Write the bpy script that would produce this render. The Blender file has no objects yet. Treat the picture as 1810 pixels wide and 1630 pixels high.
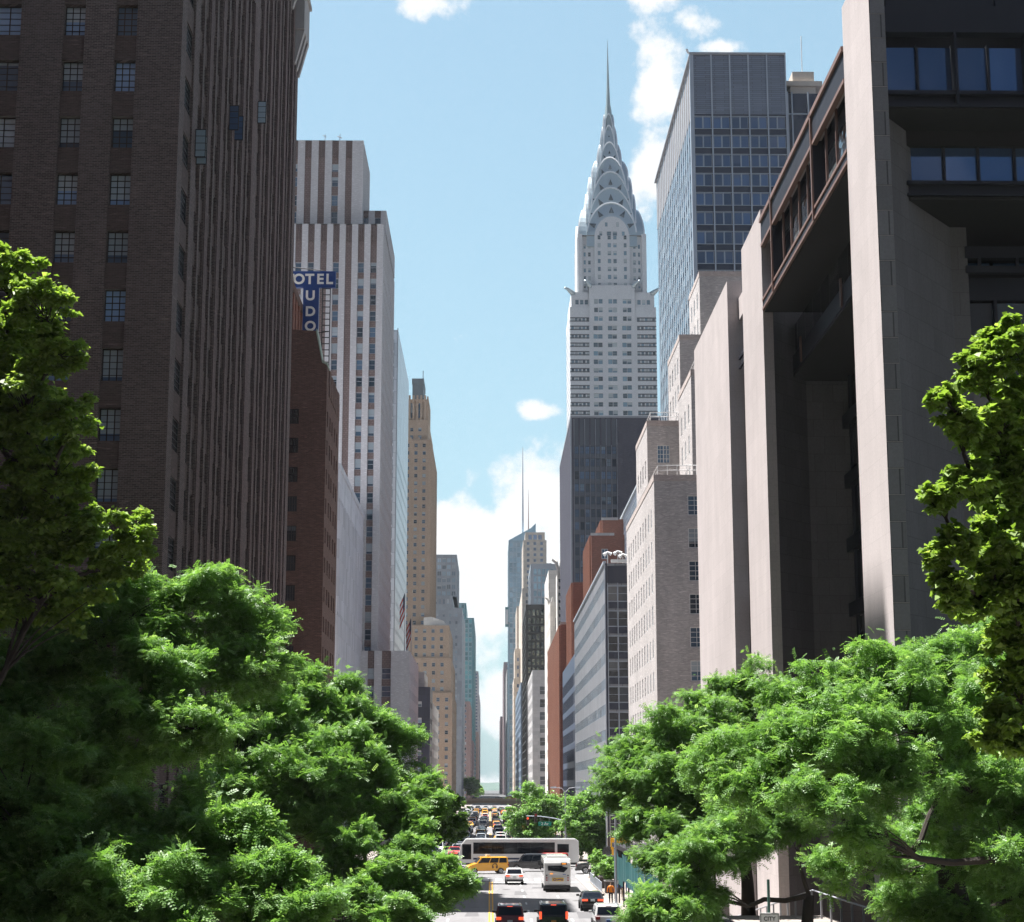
import bpy, bmesh, math, random
import numpy as np
from mathutils import Vector, Matrix
PI = math.pi
C = bpy.context.scene.collection
sc = bpy.context.scene
rnd = random.Random(7)

# ------------------------------------------------------------------ camera, sky, sun, exposure
F_ = 3061.0; CAMZ = 9.6
TH = math.atan(575 / F_); PS = math.atan(39 / F_ * math.cos(TH))
cd = bpy.data.cameras.new('camera'); cam = bpy.data.objects.new('camera', cd); C.objects.link(cam)
cd.sensor_width = 36.0; cd.lens = 36.0 * F_ / 1810; cd.clip_start = 0.5; cd.clip_end = 30000
cam.location = (0, 0, CAMZ); cam.rotation_euler = (PI / 2 + TH, 0, -PS)
sc.camera = cam
SUN = Vector((-0.34, 0.13, 1.0)).normalized()
sun_el = math.asin(SUN.z)
w = bpy.data.worlds.new("World"); sc.world = w; w.use_nodes = True
sd = bpy.data.lights.new('sun', 'SUN'); so = bpy.data.objects.new('sun', sd); C.objects.link(so)
sd.energy = 5.0; sd.angle = math.radians(0.5); sd.color = (1.0, 0.975, 0.94)
so.rotation_euler = (-SUN).to_track_quat('-Z', 'Y').to_euler(); so.location = (-60, 0, 150)
sc.cycles.use_denoising = True; sc.cycles.denoising_prefilter = 'NONE'; sc.cycles.denoising_quality = 'HIGH'
sc.view_settings.view_transform = 'Standard'; sc.view_settings.look = 'None'
sc.view_settings.exposure = 1.68; sc.view_settings.gamma = 1.0

def nd(nt, t, **k):
    n = nt.nodes.new(t)
    for a, b in k.items():
        if a == 'op': n.operation = b
        elif hasattr(n, a) and not isinstance(b, tuple): setattr(n, a, b)
    return n
def lk(nt, a, b): nt.links.new(a, b)
def val(nt, op, a, b=None, clamp=False):
    n = nt.nodes.new('ShaderNodeMath'); n.operation = op; n.use_clamp = clamp
    for i, v in enumerate((a, b)):
        if v is None: continue
        if isinstance(v, (int, float)): n.inputs[i].default_value = v
        else: nt.links.new(v, n.inputs[i])
    return n.outputs[0]
def mixc(nt, f, a, b, mode='MIX'):
    n = nt.nodes.new('ShaderNodeMixRGB'); n.blend_type = mode
    for i, v in ((0, f), (1, a), (2, b)):
        if isinstance(v, (int, float)): n.inputs[i].default_value = v
        elif isinstance(v, tuple): n.inputs[i].default_value = (*v, 1) if len(v) == 3 else v
        else: nt.links.new(v, n.inputs[i])
    return n.outputs[0]

def world_nodes():
    nt = w.node_tree; nt.nodes.clear()
    out = nt.nodes.new('ShaderNodeOutputWorld'); bg = nt.nodes.new('ShaderNodeBackground')
    sky = nt.nodes.new('ShaderNodeTexSky'); sky.sky_type = 'NISHITA'; sky.sun_disc = False
    sky.sun_elevation = sun_el; sky.sun_rotation = math.atan2(SUN.x, SUN.y)
    sky.air_density = 1.0; sky.dust_density = 2.2; sky.ozone_density = 1.0; sky.altitude = 0
    tc = nt.nodes.new('ShaderNodeTexCoord'); sp = nt.nodes.new('ShaderNodeSeparateXYZ'); lk(nt, tc.outputs['Generated'], sp.inputs[0])
    az = val(nt, 'ARCTAN2', sp.outputs[0], sp.outputs[1]); el = val(nt, 'ARCSINE', sp.outputs[2])
    cb = nt.nodes.new('ShaderNodeCombineXYZ'); lk(nt, az, cb.inputs[0]); lk(nt, el, cb.inputs[1])
    def noise(scale, det, rough, off):
        m = nt.nodes.new('ShaderNodeMapping'); m.inputs['Location'].default_value = off; lk(nt, cb.outputs[0], m.inputs[0])
        n = nt.nodes.new('ShaderNodeTexNoise'); n.inputs['Scale'].default_value = scale; n.inputs['Detail'].default_value = det
        n.inputs['Roughness'].default_value = rough; lk(nt, m.outputs[0], n.inputs['Vector']); return n.outputs[0]
    # cloud masses, each (azimuth, elevation, half width, half height, weight) in radians
    def ae(px, py):
        a = (px - 905) / F_; b = (815 - py) / F_
        y = math.cos(TH) - b * math.sin(TH); z = math.sin(TH) + b * math.cos(TH)
        X = a * math.cos(PS) + y * math.sin(PS); Y = -a * math.sin(PS) + y * math.cos(PS)
        return math.atan2(X, Y), math.atan2(z, math.hypot(X, Y))
    masses = [(835, 1020, 125, 160, 1.05), (955, 960, 105, 178, 1.15), (900, 1245, 100, 75, .86), (850, 1400, 300, 60, .7), (700, 1080, 150, 160, .9),
              (1165, 130, 62, 150, .74), (1150, 300, 62, 110, .68), (1215, 40, 120, 60, .45), (770, 5, 95, 42, .74), (940, 728, 52, 24, .66), (1160, -30, 70, 70, .8),
              (1270, 82, 60, 22, .52), (600, 130, 300, 60, .2), (500, 620, 1200, 40, .1)]
    bias = None
    for (px, py, rx, ry, wt) in masses:
        a0, e0 = ae(px, py)
        m = nt.nodes.new('ShaderNodeVectorMath'); m.operation = 'SUBTRACT'; lk(nt, cb.outputs[0], m.inputs[0]); m.inputs[1].default_value = (a0, e0, 0)
        s = nt.nodes.new('ShaderNodeVectorMath'); s.operation = 'MULTIPLY'; lk(nt, m.outputs[0], s.inputs[0]); s.inputs[1].default_value = (F_ / rx, F_ / ry, 0)
        l = nt.nodes.new('ShaderNodeVectorMath'); l.operation = 'LENGTH'; lk(nt, s.outputs[0], l.inputs[0])
        v = val(nt, 'SUBTRACT', 1.45, l.outputs['Value']); v = val(nt, 'MULTIPLY', v, wt)
        bias = v if bias is None else val(nt, 'MAXIMUM', bias, v)
    # scattered clouds over the rest of the sky
    far = val(nt, 'MULTIPLY', val(nt, 'ABSOLUTE', az), 1.0)
    gen = val(nt, 'MULTIPLY', val(nt, 'SUBTRACT', noise(3.0, 3, .5, (4, 2, 0)), .47), val(nt, 'MULTIPLY', val(nt, 'SUBTRACT', far, .35, True), 9))
    bias = val(nt, 'MAXIMUM', val(nt, 'MAXIMUM', bias, 0.0), gen)
    bias = val(nt, 'MINIMUM', bias, 1.0)
    n1 = noise(26, 10, .62, (0, 0, 0)); n2 = noise(9, 6, .55, (3, 1, 0))
    nn = val(nt, 'ADD', val(nt, 'MULTIPLY', val(nt, 'SUBTRACT', n1, .5), 1.9), val(nt, 'MULTIPLY', val(nt, 'SUBTRACT', n2, .5), .5))
    d = val(nt, 'ADD', bias, nn)
    mr = nt.nodes.new('ShaderNodeMapRange'); mr.interpolation_type = 'SMOOTHSTEP'; lk(nt, d, mr.inputs[0])
    mr.inputs[1].default_value = .42; mr.inputs[2].default_value = .78
    dens = mr.outputs[0]
    shade = noise(14, 6, .6, (1, 5, 0))
    ccol = mixc(nt, shade, (.285, .30, .312), (.335, .334, .328))
    def ramp(x, a, b, c, d):
        m = nt.nodes.new('ShaderNodeMapRange'); lk(nt, x, m.inputs[0])
        for i, v in enumerate((a, b, c, d)): m.inputs[i + 1].default_value = v
        return m.outputs[0]
    skyc = mixc(nt, 1.0, sky.outputs[0], (.047, .058, .060), 'MULTIPLY')
    skyc = mixc(nt, ramp(el, .05, .95, .62, .12), skyc, (.166, .25, .264))      # thin high haze, thickest low down
    k = val(nt, 'MULTIPLY', ramp(el, .5, 1.3, 1.0, .45), ramp(sp.outputs[1], -.4, .85, .26, 1.0))
    col = mixc(nt, dens, skyc, ccol); col = mixc(nt, 1.0, col, mixc(nt, k, (.02, .06, .15), (1.0, 1.0, 1.0)), 'MULTIPLY')     # dimmed and blued overhead and behind the camera to weaken fill light
    lk(nt, col, bg.inputs[0]); bg.inputs[1].default_value = 1.0; lk(nt, bg.outputs[0], out.inputs[0])
world_nodes()

# ------------------------------------------------------------------ pixel measurements of the photograph -> places in the street
def ray(px, py):
    a = (px - 905) / F_; b = (815 - py) / F_
    y = math.cos(TH) - b * math.sin(TH); z = math.sin(TH) + b * math.cos(TH)
    return a * math.cos(PS) + y * math.sin(PS), -a * math.sin(PS) + y * math.cos(PS), z
def PY(px, py, Y):
    r = ray(px, py); t = Y / r[1]; return Vector((r[0] * t, Y, CAMZ + r[2] * t))
def PX(px, py, X):
    r = ray(px, py); t = X / r[0]; return Vector((X, r[1] * t, CAMZ + r[2] * t))

# ------------------------------------------------------------------ materials
MATS = {}
def bsdf(name, col=(.5, .5, .5), rough=.7, metal=0.0, spec=.5):
    m = bpy.data.materials.new(name); m.use_nodes = True
    b = m.node_tree.nodes['Principled BSDF']
    b.inputs['Base Color'].default_value = (*col, 1); b.inputs['Roughness'].default_value = rough
    b.inputs['Metallic'].default_value = metal; b.inputs['Specular IOR Level'].default_value = spec
    MATS[name] = m; return m, m.node_tree, b
def wallcoord(nt):
    g = nt.nodes.new('ShaderNodeNewGeometry'); s = nt.nodes.new('ShaderNodeSeparateXYZ'); lk(nt, g.outputs['Position'], s.inputs[0])
    c = nt.nodes.new('ShaderNodeCombineXYZ'); lk(nt, val(nt, 'ADD', s.outputs[0], s.outputs[1]), c.inputs[0]); lk(nt, s.outputs[2], c.inputs[1])
    return c.outputs[0], g.outputs['Position'], s
def noisen(nt, vec, scale, det=5, rough=.6):
    n = nt.nodes.new('ShaderNodeTexNoise'); n.inputs['Scale'].default_value = scale; n.inputs['Detail'].default_value = det
    n.inputs['Roughness'].default_value = rough; lk(nt, vec, n.inputs['Vector']); return n.outputs[0]
def stain(nt, col, pos, amt=.25, scale=.12):
    """large soft weathering, with vertical streaks"""
    m = nt.nodes.new('ShaderNodeMapping'); m.inputs['Scale'].default_value = (1, 1, .18); lk(nt, pos, m.inputs[0])
    n = noisen(nt, m.outputs[0], scale * 6, 6, .65); n2 = noisen(nt, pos, scale, 4)
    f = val(nt, 'ADD', val(nt, 'MULTIPLY', val(nt, 'SUBTRACT', n, .5), amt * 2), val(nt, 'MULTIPLY', val(nt, 'SUBTRACT', n2, .5), amt * 2))
    k = val(nt, 'ADD', f, 1.0)
    hs = nt.nodes.new('ShaderNodeHueSaturation'); hs.inputs['Hue'].default_value = .5
    lk(nt, k, hs.inputs['Value']); lk(nt, col, hs.inputs['Color']); return hs.outputs[0]
def mat_plain(name, col, rough=.75, metal=0, spec=.4, amt=.12, scale=.3):
    m, nt, b = bsdf(name, col, rough, metal, spec)
    v, pos, _ = wallcoord(nt)
    rgb = nt.nodes.new('ShaderNodeRGB'); rgb.outputs[0].default_value = (*col, 1)
    lk(nt, stain(nt, rgb.outputs[0], pos, amt, scale), b.inputs['Base Color']); return m
def mat_brick(name, c1, c2, mortar, bw=.22, bh=.075, rough=.9, amt=.2, bump=.25, big=None):
    m, nt, b = bsdf(name, c1, rough, 0, .2)
    v, pos, s = wallcoord(nt)
    t = nt.nodes.new('ShaderNodeTexBrick'); lk(nt, v, t.inputs['Vector']); t.inputs['Scale'].default_value = 1.0
    t.inputs['Brick Width'].default_value = bw; t.inputs['Row Height'].default_value = bh; t.inputs['Mortar Size'].default_value = bh * .13
    t.inputs['Mortar Smooth'].default_value = .3; t.inputs['Bias'].default_value = -.15
    t.inputs['Color1'].default_value = (*c1, 1); t.inputs['Color2'].default_value = (*c2, 1); t.inputs['Mortar'].default_value = (*mortar, 1)
    col = t.outputs['Color']
    n = nt.nodes.new('ShaderNodeMapping'); n.inputs['Scale'].default_value = (.9, 7, 1); lk(nt, v, n.inputs[0])
    nn = noisen(nt, n.outputs[0], 1.3, 4, .7)
    f = val(nt, 'MULTIPLY', val(nt, 'SUBTRACT', nn, .56, True), 5.0, True)
    lighter = tuple(min(1, c * 1.9 + .02) for c in c2)
    col = mixc(nt, f, col, lighter)
    lk(nt, stain(nt, col, pos, amt, .1), b.inputs['Base Color'])
    bp = nt.nodes.new('ShaderNodeBump'); bp.inputs['Strength'].default_value = bump; bp.inputs['Distance'].default_value = .02
    lk(nt, val(nt, 'SUBTRACT', 1.0, t.outputs['Fac']), bp.inputs['Height']); lk(nt, bp.outputs[0], b.inputs['Normal']); return m
def mat_panel(name, col, joint, pw, ph, rough=.7, amt=.15, js=.02, metal=0, vary=.12, grain=0.0):
    """stone or metal panels with thin joints"""
    m, nt, b = bsdf(name, col, rough, metal, .4)
    v, pos, s = wallcoord(nt)
    t = nt.nodes.new('ShaderNodeTexBrick'); lk(nt, v, t.inputs['Vector']); t.inputs['Scale'].default_value = 1.0; t.offset = 0.5
    t.inputs['Brick Width'].default_value = pw; t.inputs['Row Height'].default_value = ph; t.inputs['Mortar Size'].default_value = js
    t.inputs['Color1'].default_value = (*[c * (1 - vary) for c in col], 1); t.inputs['Color2'].default_value = (*[min(1, c * (1 + vary)) for c in col], 1)
    t.inputs['Mortar'].default_value = (*joint, 1)
    c = t.outputs['Color']
    if grain:
        g = noisen(nt, pos, 9, 3, .8)
        hs = nt.nodes.new('ShaderNodeHueSaturation'); lk(nt, val(nt, 'ADD', val(nt, 'MULTIPLY', val(nt, 'SUBTRACT', g, .5), grain * 2), 1.0), hs.inputs['Value']); lk(nt, c, hs.inputs['Color']); c = hs.outputs[0]
    lk(nt, stain(nt, c, pos, amt, .12), b.inputs['Base Color']); return m
def mat_glass(name, base, blind=(.45, .47, .47), pb=.4, rough=.06, metal=.0, spec=.9, wob=.0, cloudy=0.25):
    """window seen from outside: dark room, sometimes a blind drawn part of the way down, plus reflection"""
    m, nt, b = bsdf(name, base, rough, metal, spec)
    g = nt.nodes.new('ShaderNodeNewGeometry'); uv = nt.nodes.new('ShaderNodeUVMap'); uv.uv_map = 'uv'
    su = nt.nodes.new('ShaderNodeSeparateXYZ'); lk(nt, uv.outputs[0], su.inputs[0])
    oi = nt.nodes.new('ShaderNodeObjectInfo')
    r = val(nt, 'FRACT', val(nt, 'ADD', g.outputs['Random Per Island'], oi.outputs['Random']))
    has = val(nt, 'LESS_THAN', r, pb)
    lvl = val(nt, 'FRACT', val(nt, 'MULTIPLY', r, 17.3))
    on = val(nt, 'MULTIPLY', val(nt, 'GREATER_THAN', su.outputs[1], lvl), has)
    k = val(nt, 'FRACT', val(nt, 'MULTIPLY', r, 31.7))
    dark = mixc(nt, val(nt, 'MULTIPLY', k, 1.0), tuple(c * (1 - cloudy * 1.6) if cloudy < .6 else c * .1 for c in base), tuple(min(1, c * (1 + cloudy * 2)) for c in base))
    bl = mixc(nt, k, tuple(c * .7 for c in blind), blind)
    lk(nt, mixc(nt, on, dark, bl), b.inputs['Base Color'])
    if wob:
        v, pos, s = wallcoord(nt)
        bp = nt.nodes.new('ShaderNodeBump'); bp.inputs['Strength'].default_value = 1.0; bp.inputs['Distance'].default_value = wob
        lk(nt, noisen(nt, pos, .55, 2, .4), bp.inputs['Height']); lk(nt, bp.outputs[0], b.inputs['Normal'])
    return m

# ------------------------------------------------------------------ mesh building
class MB:
    def __init__(s): s.v = []; s.f = []; s.m = []; s.uv = []
    def quad(s, a, b, c, d, m=0, uv=None):
        n = len(s.v); s.v += [tuple(a), tuple(b), tuple(c), tuple(d)]; s.f.append((n, n + 1, n + 2, n + 3)); s.m.append(m)
        s.uv.append(uv or ((0, 0), (1, 0), (1, 1), (0, 1)))
    def poly(s, pts, m=0):
        n = len(s.v); s.v += [tuple(p) for p in pts]; s.f.append(tuple(range(n, n + len(pts)))); s.m.append(m); s.uv.append(tuple((0, 0) for _ in pts))
    def box(s, x0, x1, y0, y1, z0, z1, m=0):
        p = [(x0, y0, z0), (x1, y0, z0), (x1, y1, z0), (x0, y1, z0), (x0, y0, z1), (x1, y0, z1), (x1, y1, z1), (x0, y1, z1)]
        for a, b, c, d in ((3, 2, 1, 0), (4, 5, 6, 7), (0, 1, 5, 4), (1, 2, 6, 5), (2, 3, 7, 6), (3, 0, 4, 7)): s.quad(p[a], p[b], p[c], p[d], m)
    def hexa(s, lo, hi, m=0):
        """lo, hi: four bottom points and four top points, counter-clockwise from above"""
        s.quad(lo[3], lo[2], lo[1], lo[0], m); s.quad(*hi, m)
        for i in range(4):
            j = (i + 1) % 4; s.quad(lo[i], lo[j], hi[j], hi[i], m)
    def prism(s, pts2, a0, a1, axis='x', m=0):
        """closed outline extruded; axis x: pts (y,z); y: pts (x,z); z: pts (x,y)"""
        def P(p, a): return (a, p[0], p[1]) if axis == 'x' else ((p[0], a, p[1]) if axis == 'y' else (p[0], p[1], a))
        n = len(pts2); A = [P(p, a0) for p in pts2]; B = [P(p, a1) for p in pts2]
        s.poly(A[::-1], m); s.poly(B, m)
        for i in range(n):
            j = (i + 1) % n; s.quad(A[i], A[j], B[j], B[i], m)
    def tube(s, pts, rads, n=8, m=0, caps=True):
        pts = [Vector(p) for p in pts]; rings = []; base = len(s.v); up = Vector((.13, .21, 1)).normalized()
        for i, p in enumerate(pts):
            d = (pts[min(i + 1, len(pts) - 1)] - pts[max(i - 1, 0)]).normalized()
            a = d.cross(up if abs(d.dot(up)) < .95 else Vector((1, 0, 0))).normalized(); b = d.cross(a)
            r = rads[i] if isinstance(rads, (list, tuple)) else rads
            for k in range(n):
                t = 2 * PI * k / n; s.v.append(tuple(p + a * math.cos(t) * r + b * math.sin(t) * r))
        for i in range(len(pts) - 1):
            for k in range(n):
                q = base + i * n + k; q2 = base + i * n + (k + 1) % n
                s.f.append((q, q2, q2 + n, q + n)); s.m.append(m); s.uv.append(((0, 0), (1, 0), (1, 1), (0, 1)))
        if caps:
            s.f.append(tuple(base + k for k in range(n))[::-1]); s.m.append(m); s.uv.append(tuple((0, 0) for _ in range(n)))
            q = base + (len(pts) - 1) * n; s.f.append(tuple(q + k for k in range(n))); s.m.append(m); s.uv.append(tuple((0, 0) for _ in range(n)))
    def build(s, name, mats, parent=None, smooth=False, bevel=0, seg=2):
        me = bpy.data.meshes.new(name); me.from_pydata(s.v, [], s.f)
        for x in (mats if isinstance(mats, (list, tuple)) else [mats]): me.materials.append(x)
        me.polygons.foreach_set('material_index', s.m)
        ul = me.uv_layers.new(name='uv')
        flat = [c for u in s.uv for p in u for c in p]; ul.data.foreach_set('uv', flat)
        if bevel:
            bm = bmesh.new(); bm.from_mesh(me); bmesh.ops.remove_doubles(bm, verts=bm.verts, dist=1e-4)
            bmesh.ops.recalc_face_normals(bm, faces=bm.faces)
            ed = [e for e in bm.edges if len(e.link_faces) == 2 and e.calc_face_angle(0) > .5]
            bmesh.ops.bevel(bm, geom=ed, offset=bevel, segments=seg, profile=.6, affect='EDGES', clamp_overlap=True)
            bm.to_mesh(me); bm.free()
        elif smooth:
            bm = bmesh.new(); bm.from_mesh(me); bmesh.ops.remove_doubles(bm, verts=bm.verts, dist=1e-4); bmesh.ops.recalc_face_normals(bm, faces=bm.faces); bm.to_mesh(me); bm.free()
        if smooth: me.polygons.foreach_set('use_smooth', [True] * len(me.polygons))
        me.update(); return link(name, me, parent)
def link(name, data, parent=None, loc=None, rz=0):
    o = bpy.data.objects.new(name, data); C.objects.link(o)
    if parent is not None: o.parent = parent
    if loc is not None: o.location = loc
    if rz: o.rotation_euler.z = rz
    return o
def tag(o, label=None, cat=None, group=None, kind=None):
    if label: o['label'] = label
    if cat: o['category'] = cat
    if group: o['group'] = group
    if kind: o['kind'] = kind
    return o
def thing(name, label, cat, loc=(0, 0, 0), rz=0, group=None):
    o = link(name, None, None, loc, rz); return tag(o, label, cat, group)
def structure(name, mb, mat):
    o = mb.build(name, mat); o['kind'] = 'structure'; return o
def copy_tree(o, parent=None):
    c = o.copy(); C.objects.link(c)
    if parent is not None: c.parent = parent
    for ch in KIDS.get(o.name, ()): copy_tree(ch, c)
    return c
KIDS = {}
def index_kids(root):
    KIDS[root.name] = [o for o in C.objects if o.parent == root]
    for k in KIDS[root.name]: KIDS[k.name] = [o for o in C.objects if o.parent == k]

def text_mesh(c, nm, parent, loc, rot):
    o = bpy.data.objects.new(nm, c); C.objects.link(o); bpy.context.view_layer.update(); dg = bpy.context.evaluated_depsgraph_get()
    me = bpy.data.meshes.new_from_object(o.evaluated_get(dg)); bpy.data.objects.remove(o); q = link(nm, me, parent); q.location = loc; q.rotation_euler = rot; return q
# ------------------------------------------------------------------ facades
def reg(W, n, ww, m0=None, m1=None):
    m0 = (W - n * ww) / (n + 1) / 2 if m0 is None else m0; m1 = m0 if m1 is None else m1
    p = (W - m0 - m1) / n; return [(m0 + p * (i + .5) - ww / 2, m0 + p * (i + .5) + ww / 2) for i in range(n)]
def per(W, period, ww, m=None):
    n = max(1, int((W - 2 * (m or .4)) / period)); return reg(W, n, ww, (W - n * period) / 2)
def lev(z0, z1, pitch, h, off=0):
    out = []; z = z0 + off
    while z + h < z1: out.append((z, z + h)); z += pitch
    return out
def facade(mb, o, u, W, z0, z1, cols, rows, cr=0.0, wr=.25, sp=0, blind_cols=(), skip=None):
    """wall sheet with real openings; returns the windows (origin at sill middle, angle, width, height)"""
    ux, uy = u; nx, ny = uy, -ux; rows = sorted(rows); cols = list(cols)
    def P(a, z, d=0): return (o[0] + ux * a - nx * d, o[1] + uy * a - ny * d, z)
    wins = []; cur = 0.0; ang = math.atan2(uy, ux)
    for ci, (a, b) in enumerate(cols):
        if a > cur: mb.quad(P(cur, z0), P(a, z0), P(a, z1), P(cur, z1), 0)
        cur = b
        if cr > 0:
            mb.quad(P(a, z0), P(a, z0, cr), P(a, z1, cr), P(a, z1), 0); mb.quad(P(b, z0, cr), P(b, z0), P(b, z1), P(b, z1, cr), 0)
            mb.quad(P(a, z1, cr), P(b, z1, cr), P(b, z1), P(a, z1), 0)
        zz = z0
        for ri, (c, d) in enumerate(rows if ci not in blind_cols else ()):
            if skip and skip(ci, ri): continue
            if c < z0 or d > z1: continue
            if c > zz: mb.quad(P(a, zz, cr), P(b, zz, cr), P(b, c, cr), P(a, c, cr), sp)
            if wr > cr:
                mb.quad(P(a, c, cr), P(b, c, cr), P(b, c, wr), P(a, c, wr), 0); mb.quad(P(a, d, wr), P(b, d, wr), P(b, d, cr), P(a, d, cr), 0)
                mb.quad(P(a, c, cr), P(a, c, wr), P(a, d, wr), P(a, d, cr), 0); mb.quad(P(b, c, wr), P(b, c, cr), P(b, d, cr), P(b, d, wr), 0)
            wins.append((P((a + b) / 2, c, wr - .001), ang, b - a, d - c)); zz = d
        if z1 > zz: mb.quad(P(a, zz, cr), P(b, zz, cr), P(b, z1, cr), P(a, z1, cr), sp)
    if W > cur: mb.quad(P(cur, z0), P(W, z0), P(W, z1), P(cur, z1), 0)
    return wins
def win_meshes(w_, h, st, mats):
    """st: (vertical bars, horizontal bars, bar width, depth). returns pane mesh, frame mesh or None"""
    key = (round(w_, 2), round(h, 2), st, tuple(m.name for m in mats))
    if key in WCACHE: return WCACHE[key]
    nv, nh, bw, dp = st
    b = MB(); b.quad((-w_ / 2, 0, 0), (w_ / 2, 0, 0), (w_ / 2, 0, h), (-w_ / 2, 0, h), 0)
    def mk(b, n, ms):
        me = bpy.data.meshes.new(n); me.from_pydata(b.v, [], b.f)
        for m in ms: me.materials.append(m)
        me.polygons.foreach_set('material_index', b.m); ul = me.uv_layers.new(name='uv'); ul.data.foreach_set('uv', [c for u in b.uv for p in u for c in p]); return me
    pane = mk(b, 'window', [mats[0]])
    fr = MB()
    if nv or nh or bw:
        fr.box(-w_ / 2, -w_ / 2 + bw, -dp, -.004, 0, h); fr.box(w_ / 2 - bw, w_ / 2, -dp, -.004, 0, h)
        fr.box(-w_ / 2 + bw, w_ / 2 - bw, -dp, -.004, 0, bw); fr.box(-w_ / 2 + bw, w_ / 2 - bw, -dp, -.004, h - bw, h)
        for i in range(1, nv + 1):
            x = -w_ / 2 + w_ * i / (nv + 1); t = bw * (.5 if (nv + 1) / 2 == i or nv < 3 else .28); fr.box(x - t, x + t, -dp * .8, -.006, bw, h - bw)
        for i in range(1, nh + 1):
            z = h * i / (nh + 1); t = bw * (.5 if nh < 3 else .28); fr.box(-w_ / 2 + bw, w_ / 2 - bw, -dp * .7, -.008, z - t, z + t)
    frame = mk(fr, 'frame', [mats[1]]) if fr.f else None
    WCACHE[key] = (pane, frame); return WCACHE[key]
WCACHE = {}
def put_windows(root, wins, st, mats, limit=100, sub=False, name='window'):
    """the windows that show largest as parts of their own, the rest as one part"""
    if not wins: return
    def sees(wn):
        x, y, z = wn[0]; n = (math.sin(wn[1]), -math.cos(wn[1])); return (-(x * n[0] + y * n[1])) / max(1e-3, (x * x + y * y)) * wn[2] * wn[3] / math.hypot(x, y)
    ws = sorted(wins, key=lambda q: -sees(q)); root_used = WCOUNT.get(root.name, 0); lim = max(0, limit - root_used)
    WCOUNT[root.name] = root_used + min(lim, len(ws))
    for (p, a, ww, h) in ws[:lim]:
        pane, frame = win_meshes(ww, h, st, mats)
        if sub or frame is None:
            o = link(name, pane, root, p, a)
            if frame is not None: link('frame', frame, o)
        else:
            key = ('j', pane.name, frame.name)
            if key not in WCACHE:
                b = MB(); 
                me = bpy.data.meshes.new('window'); V = [tuple(v.co) for v in pane.vertices] + [tuple(v.co) for v in frame.vertices]; n = len(pane.vertices)
                Fc = [tuple(q.vertices) for q in pane.polygons] + [tuple(i + n for i in q.vertices) for q in frame.polygons]
                me.from_pydata(V, [], Fc); me.materials.append(mats[0]); me.materials.append(mats[1])
                me.polygons.foreach_set('material_index', [0] * len(pane.polygons) + [1] * len(frame.polygons))
                ul = me.uv_layers.new(name='uv'); uvs = [0, 0, 1, 0, 1, 1, 0, 1] * (len(pane.polygons) + len(frame.polygons)); ul.data.foreach_set('uv', uvs)
                WCACHE[key] = me
            link(name, WCACHE[key], root, p, a)
    rest = ws[lim:]
    if rest:
        b = MB(); nv, nh, bw, dp = st
        for (p, a, ww, h) in rest:
            ca, sa = math.cos(a), math.sin(a)
            def T(x, y, z): return (p[0] + ca * x - sa * y, p[1] + sa * x + ca * y, p[2] + z)
            b.quad(T(-ww / 2, 0, 0), T(ww / 2, 0, 0), T(ww / 2, 0, h), T(-ww / 2, 0, h), 0)
            for i in range(0, nv + 2):
                x = -ww / 2 + ww * i / (nv + 1); t = bw * .5; x = min(max(x, -ww / 2 + t), ww / 2 - t)
                b.quad(T(x - t, -.03, 0), T(x + t, -.03, 0), T(x + t, -.03, h), T(x - t, -.03, h), 1)
            for i in range(0, nh + 2):
                z = h * i / (nh + 1); t = bw * .5; z = min(max(z, t), h - t)
                b.quad(T(-ww / 2, -.035, z - t), T(ww / 2, -.035, z - t), T(ww / 2, -.035, z + t), T(-ww / 2, -.035, z + t), 1)
        o = b.build(name, list(mats), root); o['kind'] = 'stuff'
WCOUNT = {}
def block(mb, X0, X1, Y0, Y1, Z0, Z1, S=None, E=None, W=None, roof=True, rm=0):
    """a box of building; S faces the camera, E the +x side, W the -x side; each a dict for facade() or None for plain"""
    out = []
    for key, spec, o, u, L in (('S', S, (X0, Y0), (1, 0), X1 - X0), ('E', E, (X1, Y0), (0, 1), Y1 - Y0), ('W', W, (X0, Y1), (0, -1), Y1 - Y0), ('N', None, (X1, Y1), (-1, 0), X1 - X0)):
        if spec is None:
            mb.quad((*o, Z0), (o[0] + u[0] * L, o[1] + u[1] * L, Z0), (o[0] + u[0] * L, o[1] + u[1] * L, Z1), (*o, Z1), 0)
        else:
            k = dict(spec); cols = k.pop('cols'); rows = k.pop('rows')
            if callable(cols): cols = cols(L)
            if callable(rows): rows = rows(Z0, Z1)
            out.append((key, facade(mb, o, u, L, Z0, Z1, cols, rows, **k)))
    if roof: mb.quad((X0, Y0, Z1), (X1, Y0, Z1), (X1, Y1, Z1), (X0, Y1, Z1), rm)
    return dict(out)
def parapet(mb, X0, X1, Y0, Y1, Z, h=.9, t=.35, m=0, lip=.08):
    a = lip
    mb.box(X0 - a, X1 + a, Y0 - a, Y0 + t, Z + .003, Z + h, m); mb.box(X0 - a, X1 + a, Y1 - t, Y1 + a, Z + .003, Z + h, m)
    mb.box(X0 - a, X0 + t, Y0 + t, Y1 - t, Z + .003, Z + h, m); mb.box(X1 - t, X1 + a, Y0 + t, Y1 - t, Z + .003, Z + h, m)

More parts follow.
